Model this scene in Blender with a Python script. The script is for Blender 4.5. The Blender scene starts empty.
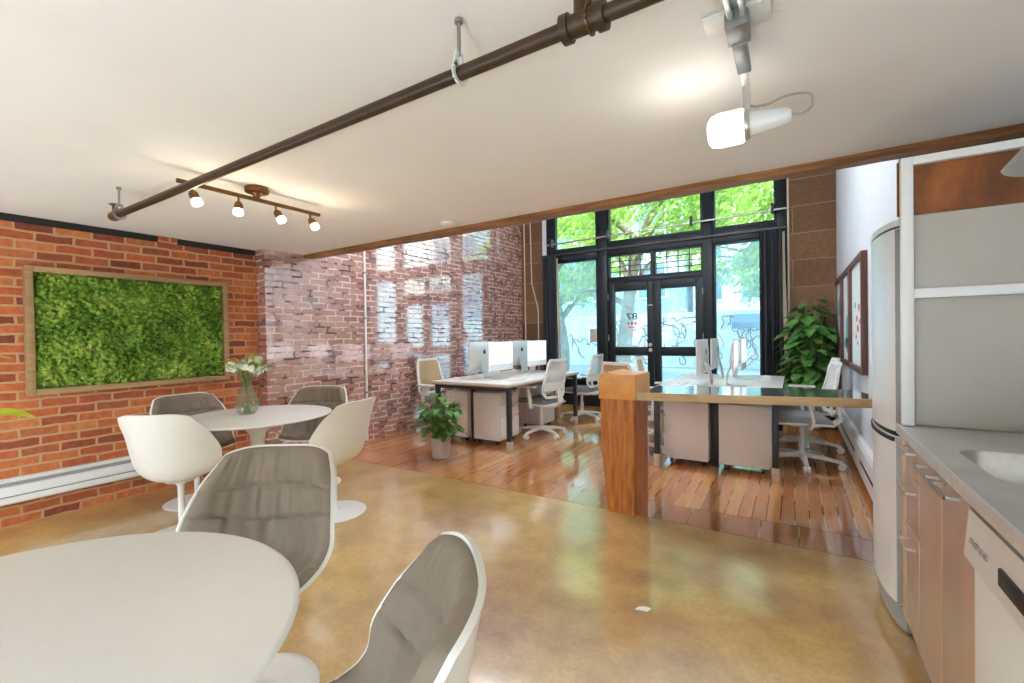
import bpy, bmesh, math, random
from mathutils import Vector, Matrix, noise
from math import sin, cos, pi, radians, atan2, hypot, sqrt

SC = bpy.context.scene
COL = SC.collection
rnd = random.Random(7)

# ------------------------------------------------------------------ helpers
class MB:
    """collects shapes, then links them as ONE mesh object"""
    def __init__(self):
        self.bm = bmesh.new()

    def faces(self, vs, fs):
        v = [self.bm.verts.new(p) for p in vs]
        out = []
        for f in fs:
            try:
                out.append(self.bm.faces.new([v[i] for i in f]))
            except ValueError:
                pass
        return v, out

    def box(self, x0, x1, y0, y1, z0, z1, bev=0.0, seg=2, mat=None):
        vs = [(x, y, z) for x in (x0, x1) for y in (y0, y1) for z in (z0, z1)]
        if mat is not None:
            vs = [mat @ Vector(p) for p in vs]
        fs = [(0, 1, 3, 2), (4, 6, 7, 5), (0, 4, 5, 1), (2, 3, 7, 6), (0, 2, 6, 4), (1, 5, 7, 3)]
        v, f = self.faces(vs, fs)
        if bev > 0:
            es = list({e for q in f for e in q.edges})
            bmesh.ops.bevel(self.bm, geom=es, offset=bev, segments=seg, affect='EDGES', profile=0.5)
        return self

    def rings(self, rings, cap0=True, cap1=True, closed=True):
        n = len(rings[0])
        R = [[self.bm.verts.new(p) for p in r] for r in rings]
        for a, b in zip(R[:-1], R[1:]):
            for i in range(n if closed else n - 1):
                j = (i + 1) % n
                try:
                    self.bm.faces.new((a[i], a[j], b[j], b[i]))
                except ValueError:
                    pass
        if cap0 and closed:
            self.bm.faces.new(list(reversed(R[0])))
        if cap1 and closed:
            self.bm.faces.new(R[-1])
        return self

    def cyl(self, p0, p1, r0, r1=None, n=16):
        return self.tube([p0, p1], [r0, r0 if r1 is None else r1], n)

    def tube(self, pts, r, n=10):
        pts = [Vector(p) for p in pts]
        rs = r if isinstance(r, (list, tuple)) else [r] * len(pts)
        t0 = (pts[1] - pts[0]).normalized()
        a = t0.orthogonal().normalized()
        rings = []
        for i, p in enumerate(pts):
            if i == 0:
                t = t0
            elif i == len(pts) - 1:
                t = (pts[i] - pts[i - 1]).normalized()
            else:
                t = ((pts[i + 1] - pts[i]).normalized() + (pts[i] - pts[i - 1]).normalized())
                t = t.normalized() if t.length > 1e-6 else (pts[i + 1] - pts[i]).normalized()
            a = (a - t * a.dot(t)).normalized()
            b = t.cross(a)
            rings.append([p + (a * cos(2 * pi * k / n) + b * sin(2 * pi * k / n)) * rs[i] for k in range(n)])
        return self.rings(rings)

    def bar(self, pts, w, h, up=(0, 0, 1)):
        """rectangular section swept along a polyline"""
        pts = [Vector(p) for p in pts]
        up = Vector(up)
        ws = w if isinstance(w, (list, tuple)) else [w] * len(pts)
        hs = h if isinstance(h, (list, tuple)) else [h] * len(pts)
        rings = []
        for i, p in enumerate(pts):
            t = (pts[min(i + 1, len(pts) - 1)] - pts[max(i - 1, 0)]).normalized()
            s = t.cross(up)
            s = s.normalized() if s.length > 1e-6 else t.orthogonal().normalized()
            u = s.cross(t).normalized()
            rings.append([p + s * (a * ws[i] / 2) + u * (b * hs[i] / 2) for a, b in ((-1, -1), (1, -1), (1, 1), (-1, 1))])
        return self.rings(rings)

    def lathe(self, prof, c=(0, 0, 0), n=32, mat=None):
        rings = []
        for r, z in prof:
            ring = [Vector((max(r, 1e-4) * cos(2 * pi * k / n), max(r, 1e-4) * sin(2 * pi * k / n), z)) for k in range(n)]
            if mat is not None:
                ring = [mat @ p for p in ring]
            rings.append([p + Vector(c) for p in ring])
        return self.rings(rings)

    def ball(self, c, r, sub=2, sc=(1, 1, 1)):
        m = Matrix.Translation(c) @ Matrix.Diagonal((sc[0], sc[1], sc[2], 1))
        bmesh.ops.create_icosphere(self.bm, subdivisions=sub, radius=r, matrix=m)
        return self

    def grid(self, fn, nu, nv):
        V = [[self.bm.verts.new(fn(i / nu, j / nv)) for j in range(nv + 1)] for i in range(nu + 1)]
        for i in range(nu):
            for j in range(nv):
                self.bm.faces.new((V[i][j], V[i + 1][j], V[i + 1][j + 1], V[i][j + 1]))
        return V

    def slab(self, fa, fb, nu, nv):
        """closed sheet between surface fa and surface fb"""
        A = self.grid(fa, nu, nv)
        B = self.grid(fb, nu, nv)
        rim = [(i, 0) for i in range(nu)] + [(nu, j) for j in range(nv)] + [(i, nv) for i in range(nu, 0, -1)] + [(0, j) for j in range(nv, 0, -1)]
        for k in range(len(rim)):
            a, b = rim[k], rim[(k + 1) % len(rim)]
            self.bm.faces.new((A[a[0]][a[1]], B[a[0]][a[1]], B[b[0]][b[1]], A[b[0]][b[1]]))
        return self

    def prism(self, poly, fn, d0, d1):
        """2-D outline poly extruded; fn(a, b, d) -> point"""
        n = len(poly)
        r0 = [fn(a, b, d0) for a, b in poly]
        r1 = [fn(a, b, d1) for a, b in poly]
        return self.rings([r0, r1])

    def build(self, name, mat, parent=None, smooth=True, angle=38):
        bm = self.bm
        off = Vector((0, 0, 0))
        p = parent
        while p is not None:
            off += p.location
            p = p.parent
        if off.length > 0:
            bmesh.ops.translate(bm, verts=bm.verts, vec=-off)
        bmesh.ops.recalc_face_normals(bm, faces=bm.faces)
        me = bpy.data.meshes.new(name)
        bm.to_mesh(me)
        bm.free()
        if smooth:
            me.shade_smooth()
            me.set_sharp_from_angle(angle=radians(angle))
        if mat is not None:
            me.materials.append(mat)
        o = bpy.data.objects.new(name, me)
        COL.objects.link(o)
        if parent is not None:
            o.parent = parent
        return o


def tag(o, label=None, cat=None, group=None, kind=None):
    if label: o['label'] = label
    if cat: o['category'] = cat
    if group: o['group'] = group
    if kind: o['kind'] = kind
    return o


def thing(name, label, cat, loc=(0, 0, 0), group=None, kind=None):
    o = bpy.data.objects.new(name, None)
    o.empty_display_size = 0.1
    COL.objects.link(o)
    o.location = loc
    return tag(o, label, cat, group, kind)


def dup(o, loc=None, rz=None, label=None, group=None, parent=None):
    c = o.copy()
    COL.objects.link(c)
    if parent is not None:
        c.parent = parent
    if loc is not None: c.location = loc
    if rz is not None: c.rotation_euler = (0, 0, rz)
    if label: c['label'] = label
    if group: c['group'] = group
    for ch in list(o.children):
        dup(ch, parent=c)
    return c


def lerp_keys(keys, s):
    """smooth (Catmull-Rom) interpolation of [(s, v), ...]"""
    n = len(keys)
    i = 0
    while i < n - 2 and s > keys[i + 1][0]:
        i += 1
    s0, v0 = keys[i]
    s1, v1 = keys[i + 1]
    h = s1 - s0
    m0 = (v1 - keys[i - 1][1]) / (s1 - keys[i - 1][0]) if i > 0 else (v1 - v0) / h
    m1 = (keys[i + 2][1] - v0) / (keys[i + 2][0] - s0) if i + 2 < n else (v1 - v0) / h
    t = (s - s0) / h
    return (2*t**3 - 3*t*t + 1) * v0 + (t**3 - 2*t*t + t) * h * m0 + (-2*t**3 + 3*t*t) * v1 + (t**3 - t*t) * h * m1

# ------------------------------------------------------------------ materials
def srgb(r, g, b):
    f = lambda c: (c / 255 / 12.92) if c / 255 <= 0.04045 else ((c / 255 + 0.055) / 1.055) ** 2.4
    return (f(r), f(g), f(b), 1.0)


class NT:
    def __init__(self, name):
        self.m = bpy.data.materials.new(name)
        self.m.use_nodes = True
        self.t = self.m.node_tree
        self.n = self.t.nodes
        self.n.clear()
        self.out = self.n.new('ShaderNodeOutputMaterial')

    def new(self, typ, **kw):
        nd = self.n.new(typ)
        for k, v in kw.items():
            if hasattr(nd, k) and k not in nd.inputs:
                setattr(nd, k, v)
            else:
                nd.inputs[k].default_value = v
        return nd

    def link(self, a, b):
        self.t.links.new(a, b)

    def coords(self):
        return self.new('ShaderNodeTexCoord').outputs['Object']

    def mapped(self, scale, vec=None):
        mp = self.new('ShaderNodeMapping')
        mp.inputs['Scale'].default_value = scale
        self.link(vec if vec is not None else self.coords(), mp.inputs['Vector'])
        return mp.outputs['Vector']

    def noise(self, scale, detail=3, rough=.5, vec=None):
        nd = self.new('ShaderNodeTexNoise')
        nd.inputs['Scale'].default_value = scale
        nd.inputs['Detail'].default_value = detail
        nd.inputs['Roughness'].default_value = rough
        self.link(vec if vec is not None else self.coords(), nd.inputs['Vector'])
        return nd.outputs['Fac']

    def ramp(self, fac, stops):
        nd = self.new('ShaderNodeValToRGB')
        el = nd.color_ramp.elements
        while len(el) > 1:
            el.remove(el[-1])
        el[0].position, el[0].color = stops[0]
        for p, c in stops[1:]:
            e = el.new(p)
            e.color = c
        self.link(fac, nd.inputs['Fac'])
        return nd.outputs['Color']

    def mix(self, fac, a, b, typ='MIX'):
        nd = self.new('ShaderNodeMix')
        nd.data_type = 'RGBA'
        nd.blend_type = typ
        for s, i in ((fac, 0), (a, 6), (b, 7)):
            if hasattr(s, 'is_output'):
                self.link(s, nd.inputs[i])
            else:
                nd.inputs[i].default_value = s
        return nd.outputs[2]

    def math(self, op, a, b=0.0):
        nd = self.new('ShaderNodeMath')
        nd.operation = op
        for s, i in ((a, 0), (b, 1)):
            if hasattr(s, 'is_output'):
                self.link(s, nd.inputs[i])
            else:
                nd.inputs[i].default_value = s
        return nd.outputs[0]

    def bump(self, h, strength=.3, dist=.01):
        nd = self.new('ShaderNodeBump')
        nd.inputs['Strength'].default_value = strength
        nd.inputs['Distance'].default_value = dist
        self.link(h, nd.inputs['Height'])
        return nd.outputs['Normal']

    def pbr(self, color, rough=.5, metal=0.0, normal=None, coat=0.0, coat_rough=.05, coat_ior=1.5, spec=.5, **kw):
        p = self.new('ShaderNodeBsdfPrincipled')
        def put(k, v):
            if hasattr(v, 'is_output'):
                self.link(v, p.inputs[k])
            else:
                p.inputs[k].default_value = v
        put('Base Color', color); put('Roughness', rough); put('Metallic', metal)
        put('Coat Weight', coat); put('Coat Roughness', coat_rough); put('Coat IOR', coat_ior)
        put('Specular IOR Level', spec)
        for k, v in kw.items():
            put(k.replace('_', ' '), v)
        if normal is not None:
            self.link(normal, p.inputs['Normal'])
        self.link(p.outputs[0], self.out.inputs['Surface'])
        return p


def M_plain(name, col, rough=.5, metal=0.0, var=.06, scale=30, bump=0.0, **kw):
    t = NT(name)
    f = t.noise(scale, 4)
    a = tuple(c * (1 - var) for c in col[:3]) + (1,)
    b = tuple(min(1, c * (1 + var)) for c in col[:3]) + (1,)
    c = t.ramp(f, [(.3, a), (.7, b)])
    nm = t.bump(f, bump, .004) if bump else None
    t.pbr(c, rough, metal, nm, **kw)
    return t.m


def M_wood(name, cols, axis='Z', scale=10, rough=.5, stretch=14, bump=.15, **kw):
    t = NT(name)
    sc = {'X': (1, stretch, stretch), 'Y': (stretch, 1, stretch), 'Z': (stretch, stretch, 1)}[axis]
    v = t.mapped(sc)
    f = t.noise(scale / 6, 6, .65, v)
    c = t.ramp(f, [(.25 + .5 * i / (len(cols) - 1), q) for i, q in enumerate(cols)])
    t.pbr(c, rough, 0, t.bump(f, bump, .006), **kw)
    return t.m


def M_brick(name, stops, mortar, plane='YZ', bw=.205, rh=.066, ms=.009, coat=0.0, coat_ior=1.5, coat_rough=.1, rough=.85, bump=.6, voids=False, mortar_dark=None):
    t = NT(name)
    sep = t.new('ShaderNodeSeparateXYZ')
    t.link(t.coords(), sep.inputs[0])
    cmb = t.new('ShaderNodeCombineXYZ')
    t.link(sep.outputs[plane[0]], cmb.inputs[0])
    t.link(sep.outputs[plane[1]], cmb.inputs[1])
    nz = t.new('ShaderNodeTexNoise')
    nz.inputs['Scale'].default_value = 9
    t.link(t.coords(), nz.inputs['Vector'])
    sub = t.new('ShaderNodeVectorMath', operation='SUBTRACT')
    t.link(nz.outputs['Color'], sub.inputs[0]); sub.inputs[1].default_value = (.5, .5, .5)
    scl = t.new('ShaderNodeVectorMath', operation='SCALE')
    t.link(sub.outputs[0], scl.inputs[0]); scl.inputs['Scale'].default_value = .022
    add = t.new('ShaderNodeVectorMath', operation='ADD')
    t.link(cmb.outputs[0], add.inputs[0]); t.link(scl.outputs[0], add.inputs[1])
    br = t.new('ShaderNodeTexBrick')
    br.offset = .5
    t.link(add.outputs[0], br.inputs['Vector'])
    br.inputs['Color1'].default_value = (0, 0, 0, 1)
    br.inputs['Color2'].default_value = (1, 1, 1, 1)
    br.inputs['Mortar'].default_value = (.5, .5, .5, 1)
    br.inputs['Scale'].default_value = 1
    br.inputs['Brick Width'].default_value = bw
    br.inputs['Row Height'].default_value = rh
    br.inputs['Mortar Size'].default_value = ms
    br.inputs['Mortar Smooth'].default_value = .25
    br.inputs['Bias'].default_value = 0
    fine = t.noise(26, 6, .65)
    tint = t.ramp(br.outputs['Color'], stops)
    col = t.mix(.55, tint, t.ramp(fine, [(.3, (.55, .55, .55, 1)), (.7, (1.45, 1.4, 1.35, 1))]), 'MULTIPLY')
    mo = mortar
    if mortar_dark is not None:
        mo = t.mix(t.ramp(t.noise(7, 3), [(.48, (0, 0, 0, 1)), (.6, (1, 1, 1, 1))]), mortar, mortar_dark)
    col = t.mix(br.outputs['Fac'], col, mo)
    h = t.math('SUBTRACT', 1.0, br.outputs['Fac'])
    h2 = t.math('ADD', h, t.math('MULTIPLY', fine, .35))
    p = t.pbr(col, rough, 0, t.bump(h2, bump, .012), spec=.3, coat_rough=coat_rough, coat_ior=coat_ior)
    if coat:
        t.link(t.math('MULTIPLY', h, coat), p.inputs['Coat Weight'])
    return t.m


def M_concrete(name):
    t = NT(name)
    big = t.noise(.9, 5, .6)
    mid = t.noise(4, 6, .7)
    fine = t.noise(45, 5, .7)
    c = t.ramp(big, [(.33, srgb(140, 98, 56)), (.44, srgb(186, 146, 84)), (.56, srgb(214, 178, 106)), (.7, srgb(186, 154, 98))])
    c = t.mix(.5, c, t.ramp(mid, [(.3, (.62, .58, .52, 1)), (.55, (1, 1, 1, 1)), (.75, (1.18, 1.15, 1.05, 1))]), 'MULTIPLY')
    c = t.mix(.35, c, t.ramp(fine, [(.35, (.6, .55, .5, 1)), (.6, (1.1, 1.1, 1.1, 1))]), 'MULTIPLY')
    rg = t.ramp(mid, [(.3, (.1, .1, .1, 1)), (.7, (.2, .2, .2, 1))])
    t.pbr(c, .45, 0, t.bump(mid, .03, .02), coat=1.0, coat_rough=rg, coat_ior=2.9)
    return t.m


def M_planks(name, bw=1.7, rh=.083, off=0.0, ms=.0035, seed=0.0):
    t = NT(name)
    sep = t.new('ShaderNodeSeparateXYZ')
    t.link(t.coords(), sep.inputs[0])
    cmb = t.new('ShaderNodeCombineXYZ')
    t.link(t.math('ADD', sep.outputs['Y'], off), cmb.inputs[0])
    t.link(t.math('ADD', sep.outputs['X'], seed), cmb.inputs[1])
    br = t.new('ShaderNodeTexBrick')
    br.offset = .37
    br.offset_frequency = 3
    t.link(cmb.outputs[0], br.inputs['Vector'])
    for k, v in (('Color1', (0, 0, 0, 1)), ('Color2', (1, 1, 1, 1)), ('Mortar', (.5, .5, .5, 1)), ('Scale', 1), ('Brick Width', bw), ('Row Height', rh), ('Mortar Size', ms), ('Mortar Smooth', .1), ('Bias', 0)):
        br.inputs[k].default_value = v
    grain = t.noise(3, 6, .65, t.mapped((22, 1.2, 1)))
    tint = t.ramp(br.outputs['Color'], [(0, srgb(172, 100, 44)), (.35, srgb(206, 132, 60)), (.65, srgb(192, 116, 52)), (1, srgb(222, 156, 80))])
    c = t.mix(.6, tint, t.ramp(grain, [(.3, (.45, .4, .36, 1)), (.5, (1, 1, 1, 1)), (.75, (1.25, 1.2, 1.1, 1))]), 'MULTIPLY')
    wear = t.ramp(t.noise(5, 5, .7, t.mapped((6, .8, 1))), [(.6, (0, 0, 0, 1)), (.68, (1, 1, 1, 1))])
    c = t.mix(t.math('MULTIPLY', wear, .5), c, srgb(206, 184, 150))
    gapc = t.ramp(t.noise(2.3, 3), [(.46, srgb(40, 24, 14)), (.56, srgb(206, 190, 165))])
    c = t.mix(br.outputs['Fac'], c, gapc)
    h = t.math('SUBTRACT', 1.0, br.outputs['Fac'])
    h = t.math('ADD', h, t.math('MULTIPLY', grain, .25))
    rg = t.ramp(t.noise(6, 5, .7), [(.35, (.04, .04, .04, 1)), (.7, (.15, .15, .15, 1))])
    nm = t.bump(h, .25, .004)
    p = t.pbr(c, .45, 0, nm, coat=1.0, coat_rough=rg, coat_ior=4.5)
    t.link(t.bump(h, .05, .004), p.inputs['Coat Normal'])
    return t.m


def M_emit(name, col, strength, rough=.4):
    t = NT(name)
    f = t.noise(20, 2)
    c = t.ramp(f, [(.2, tuple(x * .93 for x in col[:3]) + (1,)), (.8, col)])
    p = t.pbr(c, rough)
    t.link(c, p.inputs['Emission Color'])
    p.inputs['Emission Strength'].default_value = strength
    return t.m


def M_glass(name, tint=(1, 1, 1, 1), gloss=.04, haze=0.0, haze_col=(1, 1, 1, 1)):
    """thin pane: tinted see-through with a reflection, optional pale film for painted haze"""
    t = NT(name)
    tr = t.new('ShaderNodeBsdfTransparent'); tr.inputs['Color'].default_value = tint
    gl = t.new('ShaderNodeBsdfGlossy'); gl.inputs['Roughness'].default_value = gloss
    lw = t.new('ShaderNodeLayerWeight'); lw.inputs['Blend'].default_value = .5
    fz = t.math('ADD', t.math('MULTIPLY', t.math('POWER', lw.outputs['Facing'], 4.0), .8), .04)
    mx = t.new('ShaderNodeMixShader')
    t.link(fz, mx.inputs[0]); t.link(tr.outputs[0], mx.inputs[1]); t.link(gl.outputs[0], mx.inputs[2])
    last = mx.outputs[0]
    if haze:
        df = t.new('ShaderNodeBsdfTranslucent'); df.inputs['Color'].default_value = haze_col
        m2 = t.new('ShaderNodeMixShader')
        f = t.ramp(t.noise(3, 4), [(.3, (haze * .6,) * 3 + (1,)), (.7, (haze * 1.4,) * 3 + (1,))])
        t.link(f, m2.inputs[0]); t.link(last, m2.inputs[1]); t.link(df.outputs[0], m2.inputs[2])
        last = m2.outputs[0]
    t.link(last, t.out.inputs['Surface'])
    return t.m


def M_leaf(name, dark, light, scale=6, trans=.35):
    t = NT(name)
    f = t.noise(scale, 4, .6)
    c = t.ramp(f, [(.3, dark), (.7, light)])
    p = t.new('ShaderNodeBsdfPrincipled')
    t.link(c, p.inputs['Base Color'])
    p.inputs['Roughness'].default_value = .5
    tl = t.new('ShaderNodeBsdfTranslucent')
    t.link(c, tl.inputs['Color'])
    mx = t.new('ShaderNodeMixShader'); mx.inputs[0].default_value = trans
    t.link(p.outputs[0], mx.inputs[1]); t.link(tl.outputs[0], mx.inputs[2])
    t.link(mx.outputs[0], t.out.inputs['Surface'])
    return t.m


def M_mesh(name, col, open_=.35, scale=180):
    """woven net: see-through in a fine regular pattern"""
    t = NT(name)
    v = t.coords()
    f = t.noise(scale, 1, .5, v)
    df = t.new('ShaderNodeBsdfPrincipled'); df.inputs['Base Color'].default_value = col; df.inputs['Roughness'].default_value = .7
    tr = t.new('ShaderNodeBsdfTransparent')
    mx = t.new('ShaderNodeMixShader')
    k = t.ramp(f, [(.5 - open_ * .4, (open_ + .35,) * 3 + (1,)), (.6, (max(open_ - .2, 0),) * 3 + (1,))])
    t.link(k, mx.inputs[0]); t.link(df.outputs[0], mx.inputs[1]); t.link(tr.outputs[0], mx.inputs[2])
    t.link(mx.outputs[0], t.out.inputs['Surface'])
    return t.m


def M_moss(name):
    t = NT(name)
    a = t.noise(5, 3)
    b = t.noise(38, 3, .6)
    c = t.ramp(a, [(.3, srgb(78, 108, 40)), (.5, srgb(112, 144, 56)), (.7, srgb(156, 178, 82))])
    c = t.mix(.7, c, t.ramp(b, [(.32, (.32, .36, .32, 1)), (.62, (1.3, 1.3, 1.15, 1))]), 'MULTIPLY')
    t.pbr(c, .9, 0, t.bump(b, .8, .01), spec=.1)
    return t.m


MT = {}
MT['ceiling'] = M_plain('ceiling_paint', srgb(238, 236, 233), .9, var=.015, scale=4, bump=.04, spec=.2)
MT['white_wall'] = M_plain('wall_paint_white', srgb(214, 218, 224), .6, var=.015, scale=5)
MT['rear_wall'] = M_plain('rear_wall_paint', srgb(236, 234, 232), .85, var=.02, scale=5)
MT['brick_near'] = M_brick('brick_orange', [(0, srgb(120, 62, 48)), (.22, srgb(160, 84, 54)), (.5, srgb(184, 98, 58)), (.8, srgb(196, 118, 70)), (1, srgb(140, 74, 56))], srgb(190, 146, 108))
MT['brick_back'] = M_brick('brick_varnished', [(0, srgb(140, 100, 98)), (.2, srgb(176, 122, 110)), (.5, srgb(190, 132, 116)), (.8, srgb(200, 148, 134)), (1, srgb(164, 120, 116))], srgb(212, 192, 182), coat=1.0, coat_ior=3.6, coat_rough=.06, mortar_dark=srgb(70, 48, 46), bump=.45)
MT['concrete'] = M_concrete('polished_concrete')
MT['planks'] = M_planks('varnished_floorboards', bw=7.0)
MT['planks_edge'] = M_planks('varnished_edge_boards', bw=3.0, rh=.21, off=.9, seed=.4)
MT['beam'] = M_wood('old_timber_beam', [srgb(70, 42, 20), srgb(132, 86, 46), srgb(186, 130, 76)], 'X', 16, .55)
MT['post'] = M_wood('hewn_timber', [srgb(104, 50, 16), srgb(184, 106, 36), srgb(222, 144, 60)], 'Z', 26, .45, 10, bump=.5, coat=.4, coat_rough=.25)
MT['post_top'] = M_wood('sawn_timber_top', [srgb(204, 128, 46), srgb(222, 150, 60), srgb(234, 168, 76)], 'Y', 10, .4, 6, bump=.1, coat=.4, coat_rough=.2)
MT['black_steel'] = M_plain('black_steel_strip', srgb(30, 25, 24), .6, var=.2, scale=12, bump=.1)
MT['pier'] = M_brick('brown_stone_block', [(0, srgb(96, 70, 50)), (.5, srgb(112, 82, 58)), (1, srgb(122, 92, 66))], srgb(150, 122, 92), plane='XZ', bw=3.1, rh=.375, ms=.006, bump=.25)
MT['frame_dark'] = M_plain('dark_green_window_paint', srgb(15, 24, 29), .4, var=.12, spec=.3)
MT['curtain'] = M_plain('charcoal_curtain_cloth', srgb(48, 50, 54), .85, var=.15, scale=60)
MT['lining'] = M_plain('cream_curtain_lining', srgb(206, 188, 164), .9)
MT['white_gloss'] = M_plain('white_lacquer', srgb(240, 240, 240), .32, var=.01)
MT['white_shell'] = M_plain('white_chair_shell', srgb(232, 229, 222), .35, var=.01)
MT['white_metal'] = M_plain('white_enamel', srgb(232, 232, 230), .35, var=.02)
MT['white_plastic'] = M_plain('white_plastic', srgb(230, 228, 222), .45, var=.02)
MT['fabric'] = M_plain('taupe_upholstery', srgb(134, 120, 106), .92, var=.08, scale=14, bump=.06, spec=.15)
MT['seat_grey'] = M_plain('grey_seat_fabric', srgb(120, 118, 116), .9, var=.1, scale=120)
MT['mesh_white'] = M_mesh('white_back_net', srgb(232, 232, 230), .5)
MT['mesh_tan_lit'] = M_mesh('lit_tan_back_net', srgb(196, 166, 122), .2)  # tan of warm light put into the net's colour
MT['black_metal'] = M_plain('black_powder_coat', srgb(38, 38, 42), .45, var=.1)
MT['grey_foot'] = M_plain('grey_plastic_foot', srgb(188, 176, 160), .5)
MT['desktop'] = M_plain('white_desktop_laminate', srgb(226, 222, 216), .3, var=.02)
MT['desk_edge'] = M_plain('beige_desk_edge', srgb(190, 176, 156), .45)
MT['cabinet_white'] = M_plain('pale_grey_lacquer', srgb(230, 228, 226), .4, var=.015)
MT['steel'] = M_plain('brushed_steel', (.62, .61, .6, 1), .32, 1.0, var=.06, scale=60)
MT['fridge'] = M_plain('silver_fridge_skin', (.82, .84, .86, 1), .32, .3, var=.02, scale=5)
MT['grey_trim'] = M_plain('grey_fridge_trim', srgb(150, 148, 146), .4)
MT['counter'] = M_plain('satin_steel_worktop', (.58, .57, .55, 1), .38, .6, var=.08, scale=8)
MT['counter_edge'] = M_plain('pale_steel_edge', (.78, .79, .8, 1), .35, .6)
MT['panel_grey'] = M_plain('satin_grey_panel', srgb(184, 177, 168), .5, .2, var=.05, scale=3)
MT['cherry'] = M_wood('cherry_veneer', [srgb(150, 112, 92), srgb(170, 128, 106), srgb(182, 142, 120)], 'Z', 12, .35, 12, bump=.01, coat=1.0, coat_rough=.4, coat_ior=3.0)
MT['birch_edge'] = M_wood('beige_cabinet_edge', [srgb(196, 160, 130), srgb(210, 178, 148)], 'Z', 12, .5, 12, bump=.02)
MT['walnut_board'] = M_wood('figured_brown_veneer', [srgb(66, 32, 14), srgb(120, 66, 26), srgb(178, 106, 44)], 'Z', 14, .4, 2.2, bump=.04)
MT['bar_top'] = M_plain('blue_grey_steel_bar_top', (.74, .78, .80, 1), .09, .9, var=.04, scale=10)
MT['bar_edge'] = M_wood('pale_maple_edge', [srgb(176, 140, 96), srgb(200, 164, 116), srgb(214, 184, 138)], 'X', 8, .35, 12, bump=.03, coat=.5)
MT['pipe'] = M_plain('brown_painted_pipe', srgb(60, 42, 26), .4, .3, var=.2, scale=12, bump=.1)
MT['bronze'] = M_plain('antique_bronze', srgb(110, 76, 40), .4, .6, var=.15)
MT['zinc'] = M_plain('zinc_rod', srgb(150, 150, 150), .4, .8)
MT['warm_glow'] = M_emit('frosted_warm_lamp_glass', (1, .84, .56, 1), 2.6)
MT['cool_glow'] = M_emit('frosted_white_lamp_glass', (1, .97, .9, 1), 1.8)
MT['screen'] = M_emit('lit_display', (.93, .95, 1, 1), .55)
MT['alu'] = M_plain('brushed_aluminium', (.80, .79, .77, 1), .4, .4, var=.02)
MT['black'] = M_plain('matt_black', srgb(22, 22, 24), .5)
MT['moss'] = M_moss('preserved_moss')
MT['oak'] = M_wood('oak_frame', [srgb(136, 104, 68), srgb(158, 124, 84), srgb(172, 140, 98)], 'Y', 10, .6, 14, bump=.05)
MT['leaf'] = M_leaf('monstera_leaf', srgb(44, 84, 34), srgb(104, 150, 62), 9, .2)
MT['leaf_deep'] = M_leaf('deep_green_leaf', srgb(52, 100, 44), srgb(120, 172, 84), 7, .2)
MT['leaf_lime'] = M_leaf('lime_leaf', srgb(150, 168, 20), srgb(206, 212, 50), 9, .3)
MT['stem'] = M_plain('green_stem', srgb(96, 120, 60), .6)
MT['petal'] = M_plain('white_petal', srgb(232, 236, 216), .7, var=.1, scale=80)
MT['pot'] = M_plain('stone_grey_pot', srgb(176, 166, 156), .8, var=.06, scale=12, bump=.1)
MT['soil'] = M_plain('dark_soil', srgb(44, 34, 26), .95, var=.3, scale=60, bump=.5)
MT['water_glass'] = M_glass('clear_vase_glass', (.93, .965, .93, 1), .02, .06, (.9, 1, .9, 1))
MT['pane'] = M_glass('clear_pane', (.93, 1.0, .95, 1), .01)
MT['pane_cyan'] = M_glass('glare_tinted_pane', (.68, .86, .91, 1), .01, .15, (.72, .9, 1, 1))  # cyan tint and pale haze imitate reflections and bleached glare
MT['poster'] = M_plain('pale_print_paper', srgb(222, 230, 228), .5, var=.03, scale=6)
MT['mahogany'] = M_wood('dark_red_frame', [srgb(58, 28, 20), srgb(84, 42, 30), srgb(98, 54, 38)], 'Z', 10, .4, 12)
MT['paper'] = M_plain('white_paper', srgb(236, 232, 224), .8)
MT['ink'] = M_plain('dark_ink', srgb(50, 44, 52), .7)
MT['red_ink'] = M_plain('red_vinyl', srgb(222, 60, 90), .6)
MT['coral'] = M_plain('coral_print', srgb(214, 120, 96), .7)
MT['teal'] = M_plain('teal_print', srgb(120, 170, 176), .7)
MT['bark'] = M_plain('grey_bark', srgb(118, 104, 92), .9, var=.3, scale=6, bump=.6)
MT['street_leaf'] = M_leaf('street_tree_leaf', srgb(92, 150, 52), srgb(186, 214, 110), .8, .5)
MT['asphalt'] = M_plain('asphalt', srgb(150, 154, 160), .9, var=.1)
MT['facade'] = M_plain('pale_blue_render', srgb(158, 184, 200), .85, var=.4, scale=2.2)
MT['mural_wall'] = M_plain('whitewashed_wall', srgb(228, 232, 236), .85, var=.14, scale=2.5)
MT['shop_glass'] = M_plain('dark_shop_glass', srgb(96, 128, 152), .2, var=.5, scale=1.5)
MT['awning'] = M_plain('blue_awning', srgb(84, 120, 168), .8)
MT['turquoise'] = M_plain('turquoise_panel', srgb(70, 200, 206), .7)

# ------------------------------------------------------------------ room dimensions (metres; eye point above x=0, y=0)
XL, XLB, XR = -4.57, -4.42, 0.50          # near brick, projecting brick, right white wall
YW = 7.45                                  # window wall
YB = 2.90                                  # beam
ZC, ZH = 2.155, 3.72                       # low and high ceiling
YREAR = -4.6
XK = 1.15                                  # kitchen side wall

def struct(name, mb, mat, label, cat):
    return tag(mb.build(name, mat), label, cat, kind='structure')

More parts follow.
